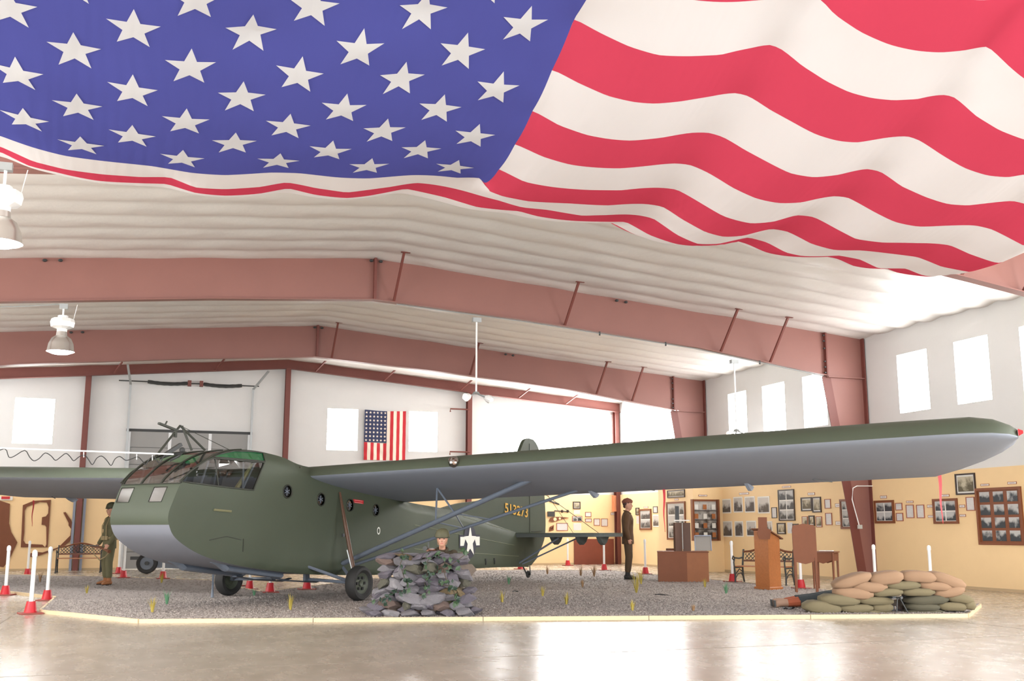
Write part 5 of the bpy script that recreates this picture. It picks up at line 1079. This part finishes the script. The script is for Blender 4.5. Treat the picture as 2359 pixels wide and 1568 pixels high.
PICS = [('R', (1474, 1172, 1501, 1220), 'brown', 'brown framed photo group right of the standing soldier', (1, 2)), ('R', (1465, 1169, 1473, 1186), 'dark', 'tiny dark frame at the standing soldier\'s chest', None), ('R', (1466, 1188, 1473, 1206), 'sheet', 'narrow white sheet beside the standing soldier\'s chest', None),
('R', (1505, 1166, 1515, 1181), 'darkthin', 'small dark framed note above a white bordered print', None), ('R', (1504, 1185, 1518, 1213), 'print', 'white bordered grey print left of the inner red streamer', None), ('R', (1483, 1166, 1493, 1170), 'slip', 'caption slip above the frame right of the soldier', None),
('L', (1538, 1128, 1578, 1146), 'dark', 'wide dark framed landscape photo just under the wing', None), ('L', (1554, 1148, 1563, 1152), 'slip', 'tiny slip under the wide dark framed photo', None), ('L', (1537, 1155, 1580, 1243), 'brown', 'tall brown framed board of three photo rows on the boxed column', (1, 3)),
('F', (1609, 1139, 1629, 1143), 'slip', 'caption slip above the shelved wall case', None),
('R', (1659, 1149, 1684, 1182), 'print', 'upper white bordered print nearest the wall case', None), ('R', (1690, 1144, 1711, 1180), 'print', 'upper white bordered print, second from the wall case', None), ('R', (1716, 1143, 1739, 1180), 'print', 'upper white bordered print, third from the wall case', None), ('R', (1746, 1143, 1773, 1182), 'print', 'upper white bordered print, widest and rightmost', None),
('R', (1661, 1200, 1687, 1236), 'print', 'lower white bordered print nearest the wall case', None), ('R', (1693, 1200, 1712, 1236), 'print', 'lower white bordered print, second from the wall case', None), ('R', (1720, 1199, 1742, 1235), 'print', 'lower white bordered print, third from the wall case', None), ('R', (1760, 1200, 1779, 1227), 'print', 'lower white bordered print partly behind the lectern board', None), ('R', (1703, 1134, 1725, 1139), 'slip', 'caption slip above the eight white bordered prints', None),
('R', (1778, 1168, 1790, 1193), 'darkthin', 'narrow dark framed text left of the big black photo frame', None), ('R', (1794, 1127, 1831, 1199), 'dark', 'big black frame with six photos under the wing', (2, 3)), ('R', (1802, 1119, 1822, 1123), 'slip', 'caption slip above the big black six-photo frame', None), ('R', (1791, 1204, 1810, 1230), 'dark', 'small dark frame below the big black six-photo frame', None), ('R', (1814, 1203, 1826, 1228), 'sheet', 'white sheet below the big black six-photo frame', None), ('R', (1827, 1206, 1840, 1220), 'dark', 'small dark frame peeking over the panel stand', None),
('R', (1861, 1134, 1877, 1140), 'slip', 'caption slip above the pair of sepia frames', None), ('R', (1846, 1145, 1871, 1177), 'dark', 'left one of two adjoining dark frames with sepia picture', None), ('R', (1872, 1144, 1892, 1180), 'dark', 'right one of two adjoining dark frames, narrower', None), ('R', (1848, 1189, 1861, 1211), 'thinphoto', 'first of three small frames above the panel stand', None), ('R', (1864, 1187, 1877, 1211), 'dark', 'dark middle one of three small frames above the panel stand', None), ('R', (1880, 1189, 1894, 1214), 'thinphoto', 'last of three small frames above the panel stand', None),
('R', (1900, 1149, 1914, 1171), 'thin', 'upper thin framed text left of the red column', None), ('R', (1902, 1181, 1917, 1209), 'thin', 'lower thin framed text left of the red column', None), ('R', (1924, 1159, 1936, 1168), 'slip', 'upper caption slip left of the aircraft photo frame', None), ('R', (1925, 1200, 1938, 1209), 'slip', 'lower caption slip left of the aircraft photo frame', None), ('R', (1937, 1149, 1975, 1218), 'brown', 'brown frame of three aircraft photos half behind the red column', (1, 3)),
('R', (2028, 1141, 2043, 1148), 'slip', 'caption slip above the frame right of the red column', None), ('R', (2016, 1152, 2061, 1205), 'brown', 'brown frame of four photos touching the red column', (2, 2)), ('R', (2063, 1158, 2079, 1175), 'thin', 'upper small framed note right of the four-photo frame', None), ('R', (2065, 1181, 2081, 1200), 'thin', 'lower small framed note right of the four-photo frame', None), ('R', (2088, 1153, 2104, 1158), 'slip', 'caption slip above the left tall text frame', None), ('R', (2088, 1162, 2106, 1193), 'thin', 'left one of two tall thin framed texts', None), ('R', (2112, 1162, 2130, 1193), 'thin', 'right one of two tall thin framed texts', None),
('R', (2136, 1162, 2150, 1169), 'slip', 'upper left caption beside the frame behind the red streamer', None), ('R', (2138, 1186, 2151, 1192), 'slip', 'lower left caption beside the frame behind the red streamer', None), ('R', (2168, 1138, 2187, 1144), 'slip', 'caption above the frame behind the red streamer', None), ('R', (2151, 1148, 2208, 1206), 'brown', 'brown frame of four photos behind the outer red streamer', (2, 2)), ('R', (2210, 1162, 2223, 1169), 'slip', 'upper right caption beside the frame behind the streamer', None), ('R', (2211, 1184, 2225, 1190), 'slip', 'lower right caption beside the frame behind the streamer', None),
('R', (2226, 1144, 2246, 1176), 'thin', 'thin framed text below the dark framed landscape', None), ('R', (2202, 1090, 2248, 1139), 'dark', 'dark framed greenish landscape near the wing tip', None), ('R', (2259, 1114, 2279, 1119), 'slip', 'left caption slip above the big twelve-photo board', None), ('R', (2321, 1109, 2342, 1115), 'slip', 'right caption slip above the big twelve-photo board', None), ('R', (2252, 1122, 2358, 1255), 'brown', 'large brown board of twelve photos at right edge', (3, 4)),
('G', (1320, 1155, 1337, 1172), 'dark', 'dark frame half grey half green on the back wall', None), ('G', (1322, 1174, 1336, 1184), 'sheet', 'white sheet under the half-grey dark frame', None), ('G', (1318, 1188, 1341, 1201), 'thinphoto', 'red-brown double frame on the back wall', (2, 1)), ('G', (1348, 1179, 1362, 1190), 'thin', 'upper small square notice on the back wall', None), ('G', (1348, 1194, 1363, 1202), 'thin', 'lower flat notice on the back wall', None), ('G', (1368, 1194, 1382, 1210), 'thin', 'left of two upright notices on the back wall', None), ('G', (1385, 1194, 1400, 1212), 'thin', 'right of two upright notices on the back wall, glossy', None), ('G', (1282, 1204, 1308, 1222), 'thin', 'wide framed white sheet above the tailplane', None), ('G', (1407, 1180, 1422, 1186), 'slip', 'caption slip under the orange box', None), ('G', (1321, 1205, 1339, 1221), 'sheet', 'pale sheet just above the tailplane', None)]
for q in PICS: pic(q[0], q[1], q[2], q[3], q[4])
# shelved wall case
t = pic('F', (1592, 1150, 1654, 1245), 'brown', 'wall case of brown wood with glass shelves and small exhibits', None, 'wall_case', 'cabinet')
A = ony(1592, 1197, BY0); B = ony(1654, 1197, BY0); hw_ = (B.x - A.x) / 2; zt_ = ony(1620, 1150, BY0).z - t.location.z
for k in (-1, 0, 1): MB().b2((-hw_ + .06, -.12, k * .3 - .01), (hw_ - .06, -.01, k * .3 + .01)).build('shelf', M_frame_dk, t)
for s in (-1, 1): MB().b2((s * hw_ - .03 * (s + 1), -.14, -zt_), (s * hw_ - .03 * (s - 1) + 0, 0, zt_)).build('side', M_frame_br, t)
for i in range(12):
    x = -hw_ + .16 + (i % 3) * (2 * hw_ - .3) / 2.2; z = -.6 + (i // 3) * .3 + .12
    o = MB().b2((x - .07, -.1, z - .08), (x + .06, -.085, z + .08)).build('exhibit_card', M_paper if i % 2 else M_oak, t)
# brown panel door, orange box and mounted bits on the back wall
def gz(px_, py): return ony(px_, py, YG - .06)
def gbox(r, nm, lb, cat, m, d=.06):
    a, b = gz(r[0], r[1]), gz(r[2], r[3]); o = MB().b2((-(b.x - a.x) / 2, -d, -(a.z - b.z) / 2), ((b.x - a.x) / 2, 0, (a.z - b.z) / 2)).build(nm, m); o.location = ((a.x + b.x) / 2, YG - .05, (a.z + b.z) / 2); return tag(o, lb, cat)
gbox((1322, 1241, 1414, 1299), 'wall_panel', 'dark reddish brown board standing against the back wall', 'board', M_brownboard if False else mat('reddish_board', (122, 60, 44), .5, noise=.1), .05)
gbox((1410, 1141, 1427, 1178), 'electrical_box', 'salmon orange electrical box by the back wall corner', 'box', mat('salmon_box', (226, 148, 108), .5), .18)
t = thing('wing_rib', 'brown wooden wing rib with round holes mounted on the back wall', 'wing rib', tuple(gz(1288, 1193)))
rb = [(1264, 1200), (1268, 1193), (1276, 1190), (1290, 1190), (1311, 1192), (1296, 1195), (1282, 1200), (1272, 1202)]
MB().prism([(gz(*q).x, gz(*q).z) for q in rb], lambda u, v, t_: (u, YG - .06 - t_, v), 0, .03).build('rib_web', M_brownboard, t, world=True)
for a_, b_, r_ in ((1278, 1195.5, .07), (1289, 1194, .045)): q = gz(a_, b_); MB().lathe([(0, 0), (r_, 0), (r_, -.035), (0, -.035)], (q.x, YG - .06, q.z), 'y', 14).build('lightening_hole', mat('light_beige_disc', (240, 212, 166), .7), t, world=True)
t = thing('wood_bracket', 'small triangular brown wooden bracket mounted on the back wall', 'bracket', tuple(gz(1270, 1217)))
MB().path([(gz(a_, b_).x, YG - .08, gz(a_, b_).z) for a_, b_ in ((1266, 1221), (1268, 1215), (1274, 1211), (1273, 1219))], .05, 6, (0, 1, 0), closed=True).build('ring', M_brownboard, t, world=True)
t = thing('mounted_tool', 'dark rack with thin rods mounted on the back wall', 'tool', tuple(gz(1269, 1177)))
MB().b2((gz(1261, 1170).x, YG - .12, gz(0, 1184).z), (gz(1277, 1170).x, YG - .06, gz(0, 1170).z)).build('rack', M_iron, t, world=True); MB().tube(gz(1277, 1176), gz(1310, 1178), .02).build('rod', M_frame_dk, t, world=True)
for a_ in (1295, 1308): MB().ball(gz(a_, 1177), .06, 8, 5).build('knob', M_frame_dk, t, world=True)
MB().tube(gz(1265, 1153), gz(1288, 1161), .03).build('bar', M_iron, t, world=True)
# plywood cut-outs on the back wall, left
def cut(P, nm, lb, hole=None):
    Q = [(gz(*q).x, gz(*q).z) for q in P]; t = MB().prism(Q, lambda u, v, t_: (u, YG - .06 - t_, v), 0, .03).build(nm, M_brownboard); return tag(t, lb, 'cut-out')
cut([(-30, 1150), (-2, 1152), (23, 1160), (21, 1205), (26, 1225), (40, 1249), (20, 1292), (8, 1306), (-30, 1300)], 'wood_cutout', 'broad brown wooden cut-out at the left photo edge')
cut([(48, 1260), (53, 1163), (78, 1153), (117, 1151), (110, 1260), (104, 1260), (107, 1253), (107, 1214), (104, 1209), (96, 1208), (97, 1191), (106, 1189), (111, 1182), (112, 1168), (108, 1157), (92, 1156), (62, 1167), (57, 1176), (56, 1226), (54, 1244), (59, 1252), (98, 1254), (104, 1260)], 'wood_cutout', 'brown rectangular frame-shaped wooden cut-out on the back wall')
cut([(146, 1180), (151, 1179), (164, 1198), (171, 1218), (168, 1236), (158, 1249), (148, 1257), (120, 1269), (92, 1279), (70, 1283), (69, 1274), (88, 1271), (98, 1272), (132, 1261), (140, 1255), (162, 1233), (164, 1218), (158, 1210), (158, 1204)], 'wood_cutout', 'brown crescent-shaped wooden cut-out on the back wall')
o = gbox((-10, 1143, 29, 1152), 'exit_sign', 'white sign strip with red lettering under the left wing', 'sign', M_paper, .05)
MB().box((.05, -.06, .02), (.26, .02, .09)).build('lettering', M_red, o)
# ================================================================ MANNEQUINS IN UNIFORM (scale figures, life size)
M_skin = mat('mannequin_skin', (186, 138, 114), .5, noise=.04); M_hair = mat('dark_hair', (66, 40, 34), .7)
M_lip = mat('lips', (176, 96, 88), .5); M_eye = mat('eye_dark', (48, 40, 36), .3)
def remesh(mb, name, m, par, vox, smooth=4):
    o = mb.build(name, m, par); md = o.modifiers.new('r', 'REMESH'); md.mode = 'VOXEL'; md.voxel_size = vox
    sm = o.modifiers.new('s', 'SMOOTH'); sm.iterations = smooth; sm.factor = .5
    bpy.context.view_layer.update(); dg = bpy.context.evaluated_depsgraph_get(); me = bpy.data.meshes.new_from_object(o.evaluated_get(dg)); o.modifiers.clear(); o.data = me
    me.materials.clear(); me.materials.append(m); me.polygons.foreach_set('use_smooth', [True] * len(me.polygons)); return o
def limb(mb, pts, rad, n=10): mb.path(pts, rad, n, (0, 1, 0)); mb.ball(pts[0], rad[0] if not isinstance(rad[0], tuple) else rad[0][0], 8, 6); mb.ball(pts[-1], rad[-1] if not isinstance(rad[-1], tuple) else rad[-1][0], 8, 6)
def hand(mb, w, d, side, curl=.35):
    """palm and five bent fingers from wrist w along d; side: thumb side vector"""
    w = Vector(w); d = Vector(d).normalized(); sd = Vector(side); sd = (sd - d * sd.dot(d)).normalized(); nr = d.cross(sd)
    mb.path([w, w + d * .03, w + d * .085], [(.026, .02), (.038, .016), (.040, .014)], 8, tuple(nr))
    for i, (off, L) in enumerate(((.028, .070), (.010, .080), (-.009, .074), (-.027, .058))):
        p = w + d * .08 + sd * off; q = p + (d * cos(curl) + nr * sin(curl)) * L * .45; r = q + (d * cos(curl * 2.6) + nr * sin(curl * 2.6)) * L * .32; e = r + (d * cos(curl * 4) + nr * sin(curl * 4)) * L * .24
        mb.path([p - d * .02, p, q, r, e], [.0095, .0095, .009, .0085, .007], 6)
    p = w + d * .03 + sd * .03; q = p + (d * .6 + sd * .8) * .032; mb.path([w + d * .02 + sd * .01, p, q, q + (d * .95 + sd * .2 + nr * .2) * .03], [.012, .012, .011, .008], 6)
def person(name, label, loc, rz, sc, pose, uni):
    t = thing(name, label, 'mannequin', loc, rz); t.scale = (sc, sc, sc)
    sh, el, wr = pose['sh'], pose['el'], pose['wr']; hip, kn, an = pose['hip'], pose['kn'], pose['an']
    B = MB()
    B.path([(0, 0, .92), (0, 0, 1.02), (0, 0, 1.15), (0, .0, 1.30), (0, .01, 1.40), (0, .012, 1.46), (0, .005, 1.50), (0, -.005, 1.555)], [(.15, .10), (.15, .10), (.125, .09), (.16, .105), (.165, .09), (.10, .07), (.055, .055), (.052, .055)], 14, (0, 1, 0))
    hy = -.01
    B.path([(0, hy, 1.54), (0, hy - .02, 1.565), (0, hy - .012, 1.60), (0, hy - .004, 1.655), (0, hy + .006, 1.70), (0, hy + .008, 1.745), (0, hy + .01, 1.775)], [(.035, .045), (.048, .065), (.064, .085), (.073, .094), (.075, .097), (.064, .082), (.03, .04)], 16, (0, 1, 0))
    B.path([(0, hy - .088, 1.675), (0, hy - .105, 1.645), (0, hy - .118, 1.628), (0, hy - .09, 1.618)], [.008, .012, .016, .008], 6); B.ball((0, hy - .072, 1.566), (.024, .02, .016), 8, 6)
    B.ball((0, hy - .082, 1.692), (.05, .018, .009), 8, 6); B.ball((0, hy - .088, 1.594), (.022, .012, .011), 8, 6)
    for s in (-1, 1): B.ball((s * .074, hy + .008, 1.648), (.010, .019, .03), 8, 6); B.ball((s * .034, hy - .066, 1.635), (.022, .02, .02), 8, 6)
    for i in (0, 1):
        limb(B, [sh[i], el[i], wr[i]], [.052, .040, .027]); s = 1 if i else -1
        d = Vector(wr[i]) - Vector(el[i]); d = Vector(pose['hd'][i]) if pose.get('hd') else d; hand(B, wr[i], d, pose.get('th', ((0, -1, 0), (0, -1, 0)))[i], pose.get('curl', .4) * (1 if i == 0 else -1) * -1)
        limb(B, [hip[i], kn[i], an[i]], [.085, .058, .042]); f = Vector(an[i]); fd = Vector(pose['ft'][i]).normalized(); B.path([f + Vector((0, 0, -.04)), f + fd * .06 + Vector((0, 0, -.055)), f + fd * .15 + Vector((0, 0, -.07))], [(.035, .035), (.04, .03), (.035, .018)], 8)
    body = remesh(B, 'body', M_skin, t, .0085, 2)
    for s in (-1, 1): MB().ball((s * .032, hy - .085, 1.662), (.014, .008, .008), 10, 6).build('eye', M_eye, body)
    MB().ball((0, hy - .096, 1.594), (.021, .006, .007), 10, 6).build('mouth', M_lip, body)
    J = MB(); JL = uni.get('skirt', .82)
    J.path([(0, 0, JL), (0, 0, .95), (0, 0, 1.05), (0, 0, 1.18), (0, 0, 1.32), (0, .01, 1.41), (0, .012, 1.465), (0, .008, 1.50)], [(.195, .14), (.185, .135), (.165, .125), (.175, .13), (.20, .14), (.195, .12), (.12, .09), (.07, .072)], 18, (0, 1, 0))
    for i in (0, 1):
        limb(J, [Vector(sh[i]) + Vector((0, 0, .005)), el[i], Vector(wr[i]).lerp(Vector(el[i]), .06)], [.075, .062, .048])
    jk = remesh(J, 'jacket', uni['jacket'], t, .016, 3)
    for s in (-1, 1): MB().path([(0, -.055, 1.475), (s * .05, -.07, 1.46), (s * .09, -.02, 1.50), (s * .05, .08, 1.53)], [.006, .022, .02, .018], 6).build('collar', uni['jacket'], jk)
    for k in range(4): MB().ball((.0, (-.128, -.118, -.110, -.112)[k], 1.34 - k * .1), (.011, .008, .011), 8, 5).build('button', uni.get('btn', M_iron), jk)
    for s in (-1, 1): MB().box((s * .085, -.108, 1.27), (.09, .03, .09)).build('chest_pocket', uni['jacket'], jk, bevel=.01)
    if uni.get('belt'):
        bl = MB().path([(.185 * cos(a), .142 * sin(a), 1.03) for a in [i * pi / 10 for i in range(20)]], (.012, .028), 6, (0, 0, 1), closed=True).build('belt', uni['belt'], t)
        for a in (-1.0, -1.4, -1.9, -2.4, .3, 2.8): MB().box((.2 * cos(a), .155 * sin(a), 1.03), (.07, .05, .09), Matrix.Rotation(a + pi / 2, 3, 'Z')).build('pouch', uni['belt'], bl, bevel=.008)
        for s in (-1, 1): MB().path([(s * .10, -.14, 1.05), (s * .10, -.150, 1.3), (s * .08, -.08, 1.47), (s * .06, .10, 1.44), (s * .03, .14, 1.06)], .012, 6).build('strap', uni['belt'], t)
    T_ = MB(); T_.path([(0, 0, .80), (0, 0, .90), (0, 0, 1.02), (0, 0, 1.06)], [(.15, .12), (.175, .13), (.165, .125), (.16, .12)], 14, (0, 1, 0))
    for i in (0, 1):
        a_ = Vector(an[i]); k_ = Vector(kn[i]); limb(T_, [hip[i], k_, a_.lerp(k_, .25)], [.108, .085, .072])
    remesh(T_, 'trousers', uni['trousers'], t, .016, 3)
    for i in (0, 1):
        f = Vector(an[i]); fd = Vector(pose['ft'][i]).normalized(); b = MB(); up = (Vector(kn[i]) - f).normalized()
        bh = uni.get('bh', .20); b.path([f + up * bh, f + up * .1, f + Vector((0, 0, -.01))], [.062, .055, .056], 12); b.path([f - fd * .075 + Vector((0, 0, -.045)), f + Vector((0, 0, -.04)), f + fd * .09 + Vector((0, 0, -.05)), f + fd * .16 + Vector((0, 0, -.06)), f + fd * .20 + Vector((0, 0, -.07))], [(.035, .04), (.046, .05), (.05, .042), (.046, .03), (.025, .016)], 12, (0, 0, 1))
        bt = remesh(b, 'boot', uni['boots'], t, .012, 2)
        MB().path([f - fd * .08 + Vector((0, 0, -.088)), f + fd * .05 + Vector((0, 0, -.088)), f + fd * .20 + Vector((0, 0, -.088))], [(.036, .010), (.05, .010), (.032, .010)], 10, (0, 0, 1)).build('sole', M_iron, bt)
    if uni['hat'] == 'helmet':
        h = MB(); h.lathe([(.118, 1.688), (.130, 1.690), (.124, 1.70), (.118, 1.735), (.105, 1.78), (.075, 1.812), (.035, 1.828), (0, 1.832)], (0, .012, 0), n=24)
        h.v = [(x * .96, (y - .012) * 1.14 + .005, z - (.010 if y < -.08 and z < 1.71 else 0)) for x, y, z in h.v]; hm = h.build('helmet', uni['hatm'], t, smooth=True)
        MB().path([(.125 * .96 * cos(a), .125 * 1.14 * sin(a) + .005, 1.690 - (.010 if sin(a) < -.6 else 0)) for a in [i * pi / 12 for i in range(24)]], .006, 5, closed=True).build('rim', M_green_d, hm)
        MB().path([(-.085, 0, 1.67), (-.07, -.03, 1.58), (0, -.06, 1.535), (.07, -.03, 1.58), (.085, 0, 1.67)], .006, 5).build('chin_strap', M_tan, hm)
    else:
        MB().path([(0, hy - .112, 1.715), (0, hy - .09, 1.722), (0, hy - .04, 1.73), (0, hy + .04, 1.73), (0, hy + .10, 1.715), (0, hy + .125, 1.705)], [(.02, .018), (.05, .035), (.08, .05), (.082, .055), (.06, .045), (.02, .02)], 16, (0, 0, 1)).build('cap_crown', uni['hatm'], t, smooth=True)
        MB().path([(0, hy - .115, 1.735), (0, hy - .07, 1.76), (0, hy, 1.785), (0, hy + .07, 1.765), (0, hy + .125, 1.73)], [(.012, .015), (.024, .03), (.030, .038), (.024, .032), (.012, .015)], 10, (0, 0, 1)).build('cap_fold', uni['hatm'], t, smooth=True)
        hr = MB(); hr.ball((0, hy + .035, 1.685), (.079, .082, .07), 14, 9); hr.ball((0, hy + .055, 1.63), (.058, .05, .05), 12, 8); hr.ball((0, hy - .01, 1.70), (.0795, .06, .025), 12, 8); hr.build('hair', M_hair, t, smooth=True)
    return t
M_od = mat('olive_uniform', (96, 92, 66), .9, noise=.14, nscale=12, bump=.2, bscale=60); M_web = mat('khaki_webbing', (150, 134, 100), .9, noise=.1)
M_bw = mat('brown_wool', (84, 60, 38), .9, noise=.1, nscale=20); M_tanboot = mat('tan_leather', (142, 90, 50), .6, noise=.15); M_hel = mat('olive_helmet', (78, 76, 54), .6, noise=.08)
std = dict(sh=[(-.185, .01, 1.42), (.185, .01, 1.42)], hip=[(-.085, 0, .93), (.085, 0, .93)])
# left soldier, carrying a rifle low
p = onz(246, 1347, GZ); k = (p - _C).dot(_F) / F_PX; sc = 189 * k / 1.83
pose = dict(std, el=[(-.27, .03, 1.14), (.28, -.0, 1.14)], wr=[(-.27, -.12, .90), (.26, -.15, .90)], kn=[(-.10, -.03, .50), (.13, -.05, .50)], an=[(-.13, .04, .10), (.13, -.02, .10)], ft=[(-.5, -1, 0), (.3, -1, 0)], hd=[(0, -.4, -.8), (-.1, -.5, -.8)], th=[(.3, -1, 0), (-.5, -1, 0)])
so = person('mannequin_soldier', 'uniformed soldier mannequin in olive fatigues and helmet holding a rifle beside the glider nose', (p.x, p.y, GZ), -YAW - .75, sc, pose, dict(jacket=M_od, trousers=M_od, boots=M_tanboot, bh=.30, hat='helmet', hatm=M_hel, belt=M_web, skirt=.80))
RF = thing('rifle', 'long brown rifle held low across the left soldier', 'rifle', so.location, so.rotation_euler.z); RF.scale = (sc, sc, sc)
MB().path([(-.50, -.20, .84), (-.2, -.20, .83), (.0, -.20, .82), (.14, -.20, .79), (.42, -.20, .74)], [.012, .02, .022, .02, .04], 8).build('stock', M_wood, RF); MB().tube((-.80, -.20, .865), (-.1, -.20, .855), .010).build('barrel', M_iron, RF); MB().path([(.0, -.20, .80), (.02, -.20, .76), (.08, -.20, .75), (.10, -.20, .79)], .005, 5).build('trigger_guard', M_iron, RF); MB().path([(-.42, -.20, .82), (-.25, -.21, .66), (.0, -.21, .55), (.25, -.21, .62), (.40, -.20, .72)], .012, 5).build('sling', M_web, RF)
# right soldier in brown dress uniform, side on, facing right
p = onz(1448, 1334, GZ); k = (p - _C).dot(_F) / F_PX; sc = 186 * k / 1.82
pose = dict(std, el=[(-.23, .03, 1.14), (.23, .03, 1.14)], wr=[(-.22, -.03, .90), (.22, -.03, .90)], kn=[(-.09, -.02, .50), (.09, -.02, .50)], an=[(-.09, .02, .10), (.09, .02, .10)], ft=[(-.15, -1, 0), (.15, -1, 0)], th=[(0, -1, 0), (0, -1, 0)])
person('mannequin_soldier', 'uniformed mannequin in brown dress uniform and garrison cap standing side-on near the tail', (p.x, p.y, GZ), -YAW + radians(82), sc, pose, dict(jacket=M_bw, trousers=mat('brown_trousers', (78, 60, 42), .9, noise=.1), boots=M_black, hat='cap', hatm=mat('cap_brown', (112, 66, 50), .9), btn=M_gold, skirt=.78))
# soldier behind the rock wall, kneeling with a carbine; only head and shoulders show
hp = ond(1019, 1240, RD + .62); sc = 1.0
pose = dict(std, el=[(-.24, -.08, 1.16), (.24, -.12, 1.17)], wr=[(-.12, -.28, 1.12), (.10, -.25, 1.10)], kn=[(-.12, -.34, .60), (.12, -.30, .56)], an=[(-.13, .02, .58), (.13, .06, .58)], ft=[(0, 1, -.1), (0, 1, -.1)], hd=[(.3, -1, 0), (-.3, -1, 0)], th=[(.3, 0, 1), (-.3, 0, 1)])
zoff = hp.z - 1.667
km = person('mannequin_soldier', 'helmeted soldier mannequin looking out over the top of the rock wall', (hp.x, hp.y, zoff), -YAW, sc, pose, dict(jacket=mat('dark_olive_uniform', (66, 58, 44), .9, noise=.15), trousers=M_od, boots=M_tanboot, hat='helmet', hatm=M_hel, skirt=.9))
print('kneeling z', zoff)
RF2 = thing('carbine', 'dark carbine muzzle resting on top of the rock wall', 'rifle', tuple(ond(990, 1262, RD + .2)), -YAW)
MB().tube((-.05, -.25, .0), (.05, .4, -.02), .018).build('barrel', M_iron, RF2); MB().path([(-.03, -.1, -.02), (.06, .5, -.04)], .03, 6).build('stock', M_wood, RF2); MB().tube((-.055, -.27, 0), (-.05, -.2, 0), .035, n=10).build('muzzle_ring', M_iron, RF2); MB().box((-.02, 0, .05), (.02, .02, .08)).build('front_sight', M_iron, RF2)
# prone figure behind the sandbags
a = ond(1790, 1388, SD + 1.1); 
LP = thing('prone_mannequin', 'prone soldier mannequin, only tan boots and dark trouser legs showing behind sandbags', 'mannequin', (a.x, a.y, GZ), -YAW)
wpx = (F_PX / (SD + 1.1))
B = MB()
for dy in (0, .22):
    B.path([(.10, dy, .07), (.25, dy, .10), (.50, dy, .12), (.90, dy * .8 + .02, .15), (1.1, .12, .17)], [.045, .06, .07, .09, .11], 10)
B.path([(1.0, .12, .17), (1.3, .12, .18), (1.6, .12, .24), (1.75, .12, .28)], [(.17, .11), (.18, .11), (.2, .11), (.08, .08)], 12); B.ball((1.88, .12, .33), (.09, .08, .11), 12, 8)
for s in (-1, 1): limb(B, [(1.62, .12 + s * .2, .24), (1.72, .12 + s * .3, .08), (1.9, .12 + s * .1, .16)], [.055, .045, .035])
remesh(B, 'body', M_skin, LP, .014, 2)
M_navyt = mat('dark_blue_grey_trousers', (50, 56, 58), .9, noise=.15)
T_ = MB()
for dy in (0, .22): T_.path([(.36, dy, .12), (.6, dy, .14), (.95, dy * .8 + .02, .17), (1.15, .12, .18)], [.085, .09, .12, .14], 10)
remesh(T_, 'trousers', M_navyt, LP, .018, 3)
J = MB(); J.path([(1.05, .12, .19), (1.3, .12, .19), (1.6, .12, .25), (1.72, .12, .27)], [(.2, .14), (.2, .13), (.22, .13), (.1, .1)], 12)
for s in (-1, 1): limb(J, [(1.62, .12 + s * .2, .24), (1.72, .12 + s * .3, .09), (1.85, .12 + s * .15, .14)], [.07, .06, .05])
remesh(J, 'jacket', M_od, LP, .018, 3)
MB().path([(1.86, .12, .33), (1.93, .12, .36)], [.12, .10], 12).build('helmet', M_hel, LP)
for dy in (0, .22):
    MB().path([(.18, dy, .09), (.38, dy, .11)], [.065, .085], 10).build('gaiter', mat('rust_gaiter', (146, 74, 46), .8, noise=.15), LP)
    b = MB(); b.path([(.22, dy, .09), (.08, dy, .09), (.0, dy, .085), (-.03, dy, .075)], [.062, .065, .06, .04], 12); b.path([(.02, dy, .10), (.0, dy, .05), (-.04, dy, .03)], [.055, .05, .03], 10)
    bt = remesh(b, 'boot', mat('tan_boot', (150, 120, 100), .7, noise=.1), LP, .014, 2); MB().bar((-.035, dy, .02), (-.045, dy, .13), .09, .02, (1, 0, 0)).build('sole', M_iron, bt)
for i, (px_, py_, m_, nm, lb) in enumerate(((1830, 1394, M_gg, 'green_cloth', 'crumpled green cloth beside the prone boots'), (1818, 1402, M_iron, 'dark_strip', 'small dark strip lying in the gravel by the prone boots'))):
    q = onz(px_, py_, GZ + .02); mb = MB(); mb.grid(lambda u, v: ((u - .5) * .28, (v - .5) * .3, .03 * sin(u * 9 + i) * cos(v * 7) + .02), 10, 8)
    o = mb.build(nm, m_, None, smooth=True); o.location = q; tag(o, lb, 'cloth' if i == 0 else 'strip'); 
    if i: o.scale = (.8, .3, .6)
for i, (x0, y0, x1, y1) in enumerate(((1180, 1362, 1195, 1362), (1505, 1369, 1542, 1371))):
    a, b = onz(x0, y0, GZ + .01), onz(x1, y1, GZ + .01); o = MB().path([a, a.lerp(b, .5) + Vector((0, .05, .01)), b], .012, 5).build('twig', M_iron); tag(o, 'thin dark twig lying on the gravel %s' % (('right of the rock wall', 'before the crate and soldier')[i]), 'twig')
print('objects', len(bpy.data.objects), 'tris', sum(len(o.data.polygons) for o in bpy.data.objects if o.type == 'MESH'))
